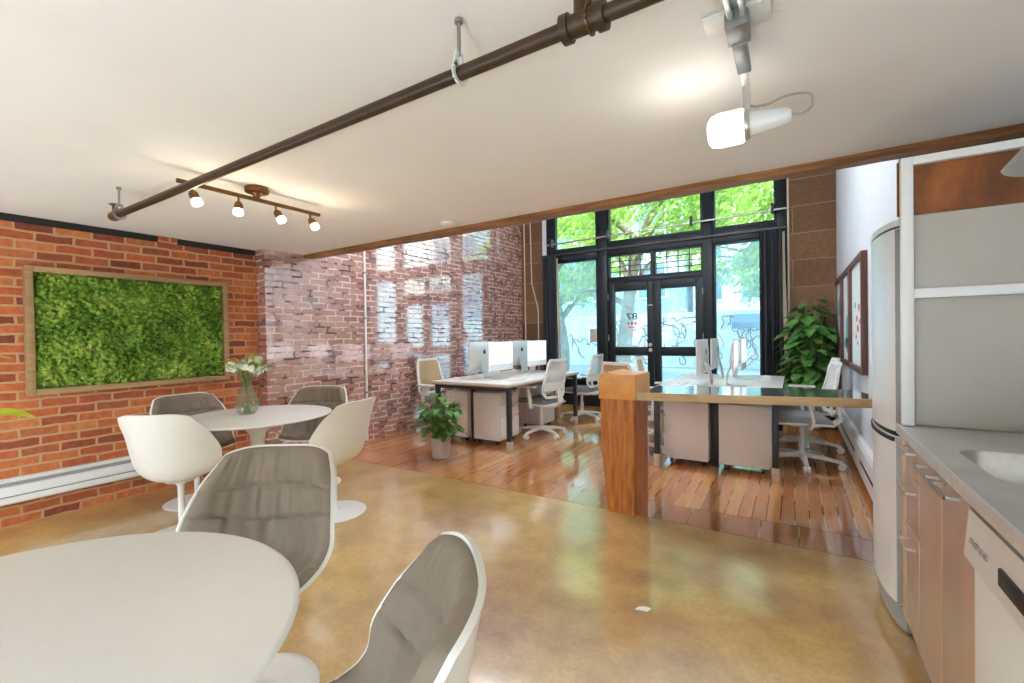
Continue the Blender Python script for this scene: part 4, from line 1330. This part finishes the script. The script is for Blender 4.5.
m = MB(); m.prism(poly, lambda a, c, d: (a, c, d), 1.674, 1.70); m.build('top_cap', MT['fridge'], e, angle=30)
m = MB(); m.prism(poly, lambda a, c, d: (a + .02, c, d), .012, .105); m.build('kick_grille', MT['grey_trim'], e)
m = MB(); m.prism([(.352 - .034 * (1 - t * t) - .006, (FYA + FYB) / 2 + .2725 * t) for t in [-.95 + .1 * k for k in range(20)]] + [(.36, FYB - .02), (.36, FYA + .02)], lambda a, c, d: (a, c, d), .790, .806); m.build('grip_strip', MT['black'], dl)
m = MB(); m.box(.335, .337, 2.50, 2.515, 1.60, 1.62); m.build('badge', MT['zinc'], du)

# ------------------------------------------------------------------ plants
def leaf_monstera(m, base, d, up, L, W, droop, r, notches=4):
    """cut-edged heart leaf along d"""
    d = d.normalized(); s = d.cross(up).normalized(); u = s.cross(d).normalized()
    N = 14
    mid, lf, rt = [], [], []
    ph = r.random() * 6
    for i in range(N + 1):
        t = i / N
        w = W * (sin(pi * min(1, (t * .94 + .06)) ** .72)) ** .8
        if i % 3 == 1 and 2 < i < N - 1:
            w *= .45
        c = base + d * (L * t) - Vector((0, 0, droop * t * t)) + u * .0
        mid.append(c)
        lf.append(c + s * w + u * (w * .28) - Vector((0, 0, .1 * w)))
        rt.append(c - s * w + u * (w * .28) - Vector((0, 0, .1 * w)))
    A = [m.bm.verts.new(p) for p in mid]; B = [m.bm.verts.new(p) for p in lf]; C_ = [m.bm.verts.new(p) for p in rt]
    for i in range(N):
        m.bm.faces.new((A[i], A[i + 1], B[i + 1], B[i])); m.bm.faces.new((A[i], C_[i], C_[i + 1], A[i + 1]))
def potted(name, label, loc, pot_r, pot_h, n, spread, h0, h1, Lr, mat, seed, clamp=None):
    r = random.Random(seed)
    e = thing(name, label, 'plant', (loc[0], loc[1], 0))
    x, y = loc[0], loc[1]
    m = MB(); m.lathe([(0, .001), (pot_r * .82, .001), (pot_r * .9, .012), (pot_r, pot_h * .55), (pot_r * .98, pot_h), (pot_r * .9, pot_h), (pot_r * .88, pot_h - .03), (0, pot_h - .03)], (x, y, 0), 36); m.build('pot', MT['pot'], e, angle=50)
    m = MB(); m.lathe([(0, pot_h - .029), (pot_r * .87, pot_h - .029), (pot_r * .6, pot_h - .018), (0, pot_h - .012)], (x, y, 0), 24); m.build('soil', MT['soil'], e)
    ms_, ml = MB(), MB()
    for k in range(n):
        a = r.uniform(0, 2 * pi); q = sqrt(r.random())
        tip = Vector((x + spread * q * cos(a), y + spread * q * sin(a), h0 + (h1 - h0) * r.random() * (1 - .35 * q * q)))
        st = Vector((x + pot_r * .4 * cos(a), y + pot_r * .4 * sin(a), pot_h - .02))
        mid = st.lerp(tip, .55) + Vector((0, 0, .08))
        ms_.tube([st, mid, tip], [.006, .005, .0035], 6)
        out = Vector((cos(a + r.uniform(-.6, .6)), sin(a + r.uniform(-.6, .6)), r.uniform(-.5, .15)))
        L = r.uniform(*Lr)
        leaf_monstera(ml, tip, out, Vector((0, 0, 1)), L, L * .46, L * .3, r)
    ms_.build('stems', MT['stem'], e)
    if clamp:
        for v in ml.bm.verts:
            v.co.x = min(v.co.x, clamp[0]); v.co.y = min(v.co.y, clamp[1])
    ml.build('foliage', mat, e, angle=60)
    return e
potted('potted_monstera', 'bushy green plant in a stone grey pot before the left desk', (-3.13, 3.56), .098, .215, 110, .19, .25, .68, (.07, .125), MT['leaf'], 11)
potted('tall_monstera', 'tall dense green plant in the corner by the right stone pier', (.17, 6.93), .15, .38, 300, .25, .45, 1.70, (.11, .2), MT['leaf_deep'], 5, (.445, 7.22))
# plant whose leaf tips enter at the left edge
e = thing('lime_leaf_plant', 'plant with lime leaf tips entering at the left edge', 'plant', (-3.3, .12, 0))
m = MB(); m.lathe([(0, .001), (.13, .001), (.15, .02), (.17, .36), (.15, .36), (.145, .32), (0, .32)], (-3.3, .12, 0), 32); m.build('pot', MT['pot'], e, angle=50)
m = MB(); m.lathe([(0, .321), (.144, .321), (.1, .335), (0, .34)], (-3.3, .12, 0), 20); m.build('soil', MT['soil'], e)
ms_, ml = MB(), MB()
for (tx, ty, tz, L, wd, dr, a) in ((-3.33, .40, .895, .26, .075, .03, 1.62), (-3.2, .10, 1.05, .3, .05, .12, -1.2), (-3.5, .05, 1.15, .3, .05, .12, 3.5), (-3.1, .0, .95, .3, .05, .1, -.6), (-3.45, .32, 1.17, .30, .012, .0, 1.75)):
    tip = Vector((tx, ty, tz)); st = Vector((-3.3 + .03 * cos(a), .12 + .03 * sin(a), .33))
    ms_.tube([st, st.lerp(tip, .5) + Vector((0, 0, .12)), tip], [.007, .005, .003], 6)
    d = Vector((cos(a), sin(a), .02)); s = d.cross(Vector((0, 0, 1))).normalized()
    N = 12; A, B, C_ = [], [], []
    for i in range(N + 1):
        t = i / N; w = wd * sin(pi * (t * .96 + .04)) ** .7; c = tip + d * L * t + Vector((0, 0, .03 * sin(pi * t) - dr * t * t))
        A.append(ml.bm.verts.new(c)); B.append(ml.bm.verts.new(c + s * w + Vector((0, 0, .3 * w)))); C_.append(ml.bm.verts.new(c - s * w - Vector((0, 0, .3 * w))))
    for i in range(N):
        ml.bm.faces.new((A[i], A[i + 1], B[i + 1], B[i])); ml.bm.faces.new((A[i], C_[i], C_[i + 1], A[i + 1]))
ms_.build('stems', MT['stem'], e); ml.build('foliage', MT['leaf_lime'], e, angle=60)

# scrap on the floor
b = MB(); b.slab(lambda u, v: (-.62 + .055 * u + .01 * v, 2.0 + .03 * v + .012 * u, .004 + .006 * sin(u * 3) * v), lambda u, v: (-.62 + .055 * u + .01 * v, 2.0 + .03 * v + .012 * u, .003 + .006 * sin(u * 3) * v), 8, 5)
tag(b.build('paper_scrap', MT['paper']), 'small white paper scrap on the concrete floor', 'paper')

# ------------------------------------------------------------------ the street
b = MB(); b.box(-40, 40, YW + .3, 60, -.3, -.12)
struct('street_ground', b, MT['asphalt'], 'pale street surface outside the shop front', 'street')
b = MB(); b.box(-40, 40, YW + .3, 11.2, -.12, -.03, .01)
struct('street_pavement', b, MT['facade'], 'pavement right outside the shop front', 'pavement')
# whitewashed wall with scribbled spray lines
e = thing('graffiti_wall', 'whitewashed street wall covered in spray scribbles', 'wall', (2, 19, 0))
m = MB(); m.box(-9, 9, 19, 19.3, -.12, 2.1, .02); m.build('wall_face', MT['mural_wall'], e)
gr = random.Random(21)
for mt in ('ink', 'coral'):
    m = MB()
    for k in range(64 if mt == 'ink' else 24):
        x, z = gr.uniform(-8, 4), gr.uniform(.1, 1.6)
        pts = []
        a = gr.uniform(0, 6)
        for i in range(16):
            a += gr.uniform(-1.1, 1.3)
            x += .09 * cos(a); z = min(1.9, max(0, z + .11 * sin(a)))
            pts.append((x, 18.985, z))
        m.tube(pts, .018, 5)
    m.build('spray_lines', MT[mt], e)
# buildings
def building(x0, x1, y, h, mat, label, nwx, nwz, z00=2.6):
    e = thing('street_building', label, 'building', ((x0 + x1) / 2, y, -.12), 'buildings across the street')
    m = MB(); m.box(x0, x1, y, y + 6, -.12, h, .03); m.build('walls', mat, e)
    for i in range(nwx):
        for j in range(nwz):
            cx = x0 + (x1 - x0) * (i + .5) / nwx; cz = z00 + (h - z00) * (j + .5) / nwz
            ww, wh = (x1 - x0) / nwx * .3, (h - z00) / nwz * .32
            m = MB(); frame_rect(m, cx - ww, cx + ww, cz - wh, cz + wh, .1, y - .06, y + .02); w = m.build('window', MT['mural_wall'], e)
            m = MB(); m.box(cx - ww + .1, cx + ww - .1, y - .03, y - .005, cz - wh + .1, cz + wh - .1); m.build('pane', MT['shop_glass'], w)
building(-16, -5.2, 25, 9, MT['facade'], 'pale blue building behind the graffiti wall, left of the doors', 4, 2)
building(-4.8, 3.2, 27, 7, MT['mural_wall'], 'whitewashed building behind the graffiti wall, seen through the doors', 4, 2)
building(3.6, 14, 25, 9, MT['facade'], 'pale blue building seen past the right shop window', 4, 2)
e = thing('shop_awning', 'blue awning over the graffiti wall right of the doors', 'awning', (-.6, 18.7, 1.7))
m = MB(); m.prism([(18.95, 1.95), (18.2, 1.62), (18.2, 1.42), (18.25, 1.42), (18.25, 1.6), (18.95, 1.9)], lambda a, c, d: (d, a, c), -1.9, -.4); m.build('cloth', MT['awning'], e, angle=20)
m = MB(); m.bar([(-1.85, 18.94, 1.4), (-1.85, 18.25, 1.55)], .03, .03); m.bar([(-.45, 18.94, 1.4), (-.45, 18.25, 1.55)], .03, .03); m.build('brace', MT['black_metal'], e)
b = MB(); b.box(.05, .75, 18.90, 18.96, -.11, 1.4, .02)
tag(b.build('street_panel', MT['turquoise']), 'turquoise panel on the graffiti wall past the right window', 'panel')

def tree(x, y, h, lean, label, seed, crown, nleaf, lsz):
    r = random.Random(seed)
    e = thing('street_tree', label, 'tree', (x, y, -.12), 'street trees outside')
    m = MB()
    top = Vector((x + lean, y, h))
    pts = [Vector((x, y, -.14))]
    for i in range(1, 9):
        t = i / 8
        pts.append(Vector((x + lean * t ** 1.4 + .06 * sin(t * 7), y + .05 * sin(t * 5), -.14 + (h + .14) * t)))
    m.tube(pts, [.24 - .018 * i for i in range(9)], 14)
    for k in range(11):
        a = r.uniform(0, 6.28); b0 = pts[r.randint(4, 8)]
        tip = Vector((x + lean * .7 + crown[0] * .8 * cos(a), y + crown[1] * .8 * sin(a), b0.z + r.uniform(.4, crown[2])))
        m.tube([b0, b0.lerp(tip, .5) + Vector((0, 0, .25)), tip], [.09, .055, .02], 8)
    m.build('trunk', MT['bark'], e, angle=60)
    m = MB()
    cc = Vector((x + lean, y, h + crown[2] * .35))
    clumps = []
    for k in range(70):
        v = Vector((r.gauss(0, 1), r.gauss(0, 1), r.gauss(0, 1))).normalized() * r.uniform(.35, 1) ** .6
        clumps.append((cc + Vector((v.x * crown[0], v.y * crown[1], v.z * crown[2])), r.uniform(.35, .8)))
    for k in range(nleaf):
        c, s = clumps[r.randrange(len(clumps))]
        p = c + Vector((r.gauss(0, s * .6), r.gauss(0, s * .6), r.gauss(0, s * .45)))
        if p.z < 1.9: p.z = 1.9 + r.random() * 1.4
        n_ = Vector((r.gauss(0, 1), r.gauss(0, 1), r.gauss(0, .6))).normalized()
        a_ = n_.orthogonal().normalized(); b_ = n_.cross(a_)
        L = lsz * r.uniform(.6, 1.4)
        m.faces([p - a_ * L, p + b_ * L * .5, p + a_ * L, p - b_ * L * .5], [(0, 1, 2, 3)])
    m.build('crown', MT['street_leaf'], e)
tree(-4.1, 12.0, 4.2, .85, 'street tree whose grey trunk shows in the wide upper window', 4, (2.5, 1.5, 1.9), 9000, .075)
tree(-7.3, 15.2, 3.7, -.2, 'leafy street tree filling the upper left window', 9, (3.0, 1.6, 2.6), 8500, .085)
tree(.6, 16.6, 3.9, -.5, 'leafy street tree filling the upper right window', 15, (3.4, 1.7, 2.7), 9500, .09)

# ------------------------------------------------------------------ light
W = bpy.data.worlds.new('sky'); SC.world = W; W.use_nodes = True
wn = W.node_tree; wn.nodes.clear()
wo = wn.nodes.new('ShaderNodeOutputWorld'); bg = wn.nodes.new('ShaderNodeBackground')
sky = wn.nodes.new('ShaderNodeTexSky'); sky.sky_type = 'HOSEK_WILKIE'; sky.turbidity = 5; sky.ground_albedo = .5
sky.sun_direction = Vector((.35, -.55, .75)).normalized()
mxw = wn.nodes.new('ShaderNodeMix'); mxw.data_type = 'RGBA'; mxw.inputs[0].default_value = .7
mxw.inputs[7].default_value = (.95, 1.0, 1.05, 1)
wn.links.new(sky.outputs[0], mxw.inputs[6]); wn.links.new(mxw.outputs[2], bg.inputs['Color'])
bg.inputs['Strength'].default_value = 3.6
wn.links.new(bg.outputs[0], wo.inputs['Surface'])
S = bpy.data.lights.new('sun', 'SUN'); S.energy = 5.8; S.angle = radians(1); S.color = (1, .96, .9)
so = bpy.data.objects.new('sun', S); COL.objects.link(so)
so.rotation_euler = Vector((-.35, .55, -.75)).to_track_quat('-Z', 'Y').to_euler()

def globe(x, y, z, ceil, watts, label, r=.13, col=(.84, .92, 1)):  # added lamp hidden above the beam, fills the back room with light
    e = thing('fill_globe_pendant', label, 'ceiling light', (x, y, ceil), 'added unseen fill pendants')
    m = MB(); m.ball((x, y, z), r, 3); m.build('globe', MT['cool_glow'], e)
    m = MB(); m.tube([(x, y, z + r - .01), (x, y, ceil - .02)], .004, 8); m.lathe([(0, 0), (.05, 0), (.05, -.02), (0, -.03)], (x, y, ceil - .001), 20); m.build('cord', MT['black_metal'], e)
    L = bpy.data.lights.new('fill_globe_light', 'POINT'); L.energy = watts; L.color = col; L.shadow_soft_size = r + .02
    lo = bpy.data.objects.new('fill_globe_light', L); COL.objects.link(lo); lo.parent = e; lo.location = Vector((x, y, z)) - e.location
    L.use_shadow = True
globe(-2.9, 4.0, 3.2, ZH, 270, 'added unseen fill globe high above the left desk')
globe(-.9, 4.3, 3.2, ZH, 270, 'added unseen fill globe high above the right desk')
def fill_floor_globe(x, y, z, watts, label, r=.16, col=(.64, .84, 1)):  # added lamp behind the camera, there only to brighten ceiling and room
    e = thing('fill_floor_lamp', label, 'floor lamp', (x, y, 0), 'added unseen fill lamps')
    m = MB(); m.ball((x, y, z), r, 3); m.build('globe', MT['cool_glow'], e)
    m = MB(); m.lathe([(0, .001), (.15, .001), (.15, .02), (.02, .03), (.014, .05), (.014, z - r + .01), (0, z - r + .01)], (x, y, 0), 24); m.build('stand', MT['black_metal'], e)
    L = bpy.data.lights.new('fill_globe_light', 'POINT'); L.energy = watts; L.color = col; L.shadow_soft_size = r + .02
    lo = bpy.data.objects.new('fill_globe_light', L); COL.objects.link(lo); lo.parent = e; lo.location = (0, 0, z)
fill_floor_globe(-3.9, -.35, .62, 141, 'added unseen fill lamp at the rear beside the orange brick wall')
fill_floor_globe(-2.4, -1.1, .62, 223, 'added unseen fill lamp at the rear in the middle of the room')
fill_floor_globe(-.5, -1.0, .62, 223, 'added unseen fill lamp at the rear behind the near table')
fill_floor_globe(.85, -.6, .62, 119, 'added unseen fill lamp at the rear by the kitchen worktop')
fill_floor_globe(-1.4, -3.0, .62, 223, 'added unseen fill lamp at the far rear of the room')

# glow of the white spotlight
L = bpy.data.lights.new('spotlight_light', 'POINT'); L.energy = .8; L.color = (1, .95, .87); L.shadow_soft_size = .06
lo = bpy.data.objects.new('spotlight_light', L); COL.objects.link(lo); lo.location = (-.34, 1.74, 1.97)

# ------------------------------------------------------------------ camera
f_px, yaw, pit, roll = 449.575, .559374748, -.0113072717, -.0164129318
fwd = Vector((-sin(yaw) * cos(pit), cos(yaw) * cos(pit), sin(pit)))
rgt = Vector((cos(yaw), sin(yaw), 0)); up = rgt.cross(fwd)
r2 = rgt * cos(roll) + up * sin(roll); u2 = up * cos(roll) - rgt * sin(roll)
cam = bpy.data.cameras.new('camera'); co = bpy.data.objects.new('camera', cam); COL.objects.link(co)
cam.sensor_width = 36; cam.sensor_fit = 'HORIZONTAL'; cam.lens = f_px * 36 / 1024
cam.clip_start = .02; cam.clip_end = 200
co.matrix_world = Matrix(((r2.x, u2.x, -fwd.x, 0), (r2.y, u2.y, -fwd.y, 0), (r2.z, u2.z, -fwd.z, 1.25), (0, 0, 0, 1)))
SC.camera = co
vs = SC.view_settings
SC.display_settings.display_device = 'sRGB'
vs.view_transform = 'Standard'; vs.look = 'None'; vs.exposure = 0.52; vs.gamma = 1
try:
    vs.use_curve_mapping = False
except Exception:
    pass
SC.cycles.max_bounces = 10; SC.cycles.diffuse_bounces = 5; SC.cycles.glossy_bounces = 5; SC.cycles.transparent_max_bounces = 16
SC.cycles.use_denoising = True
SC.cycles.sample_clamp_indirect = 6
SC.cycles.caustics_reflective = False; SC.cycles.caustics_refractive = False
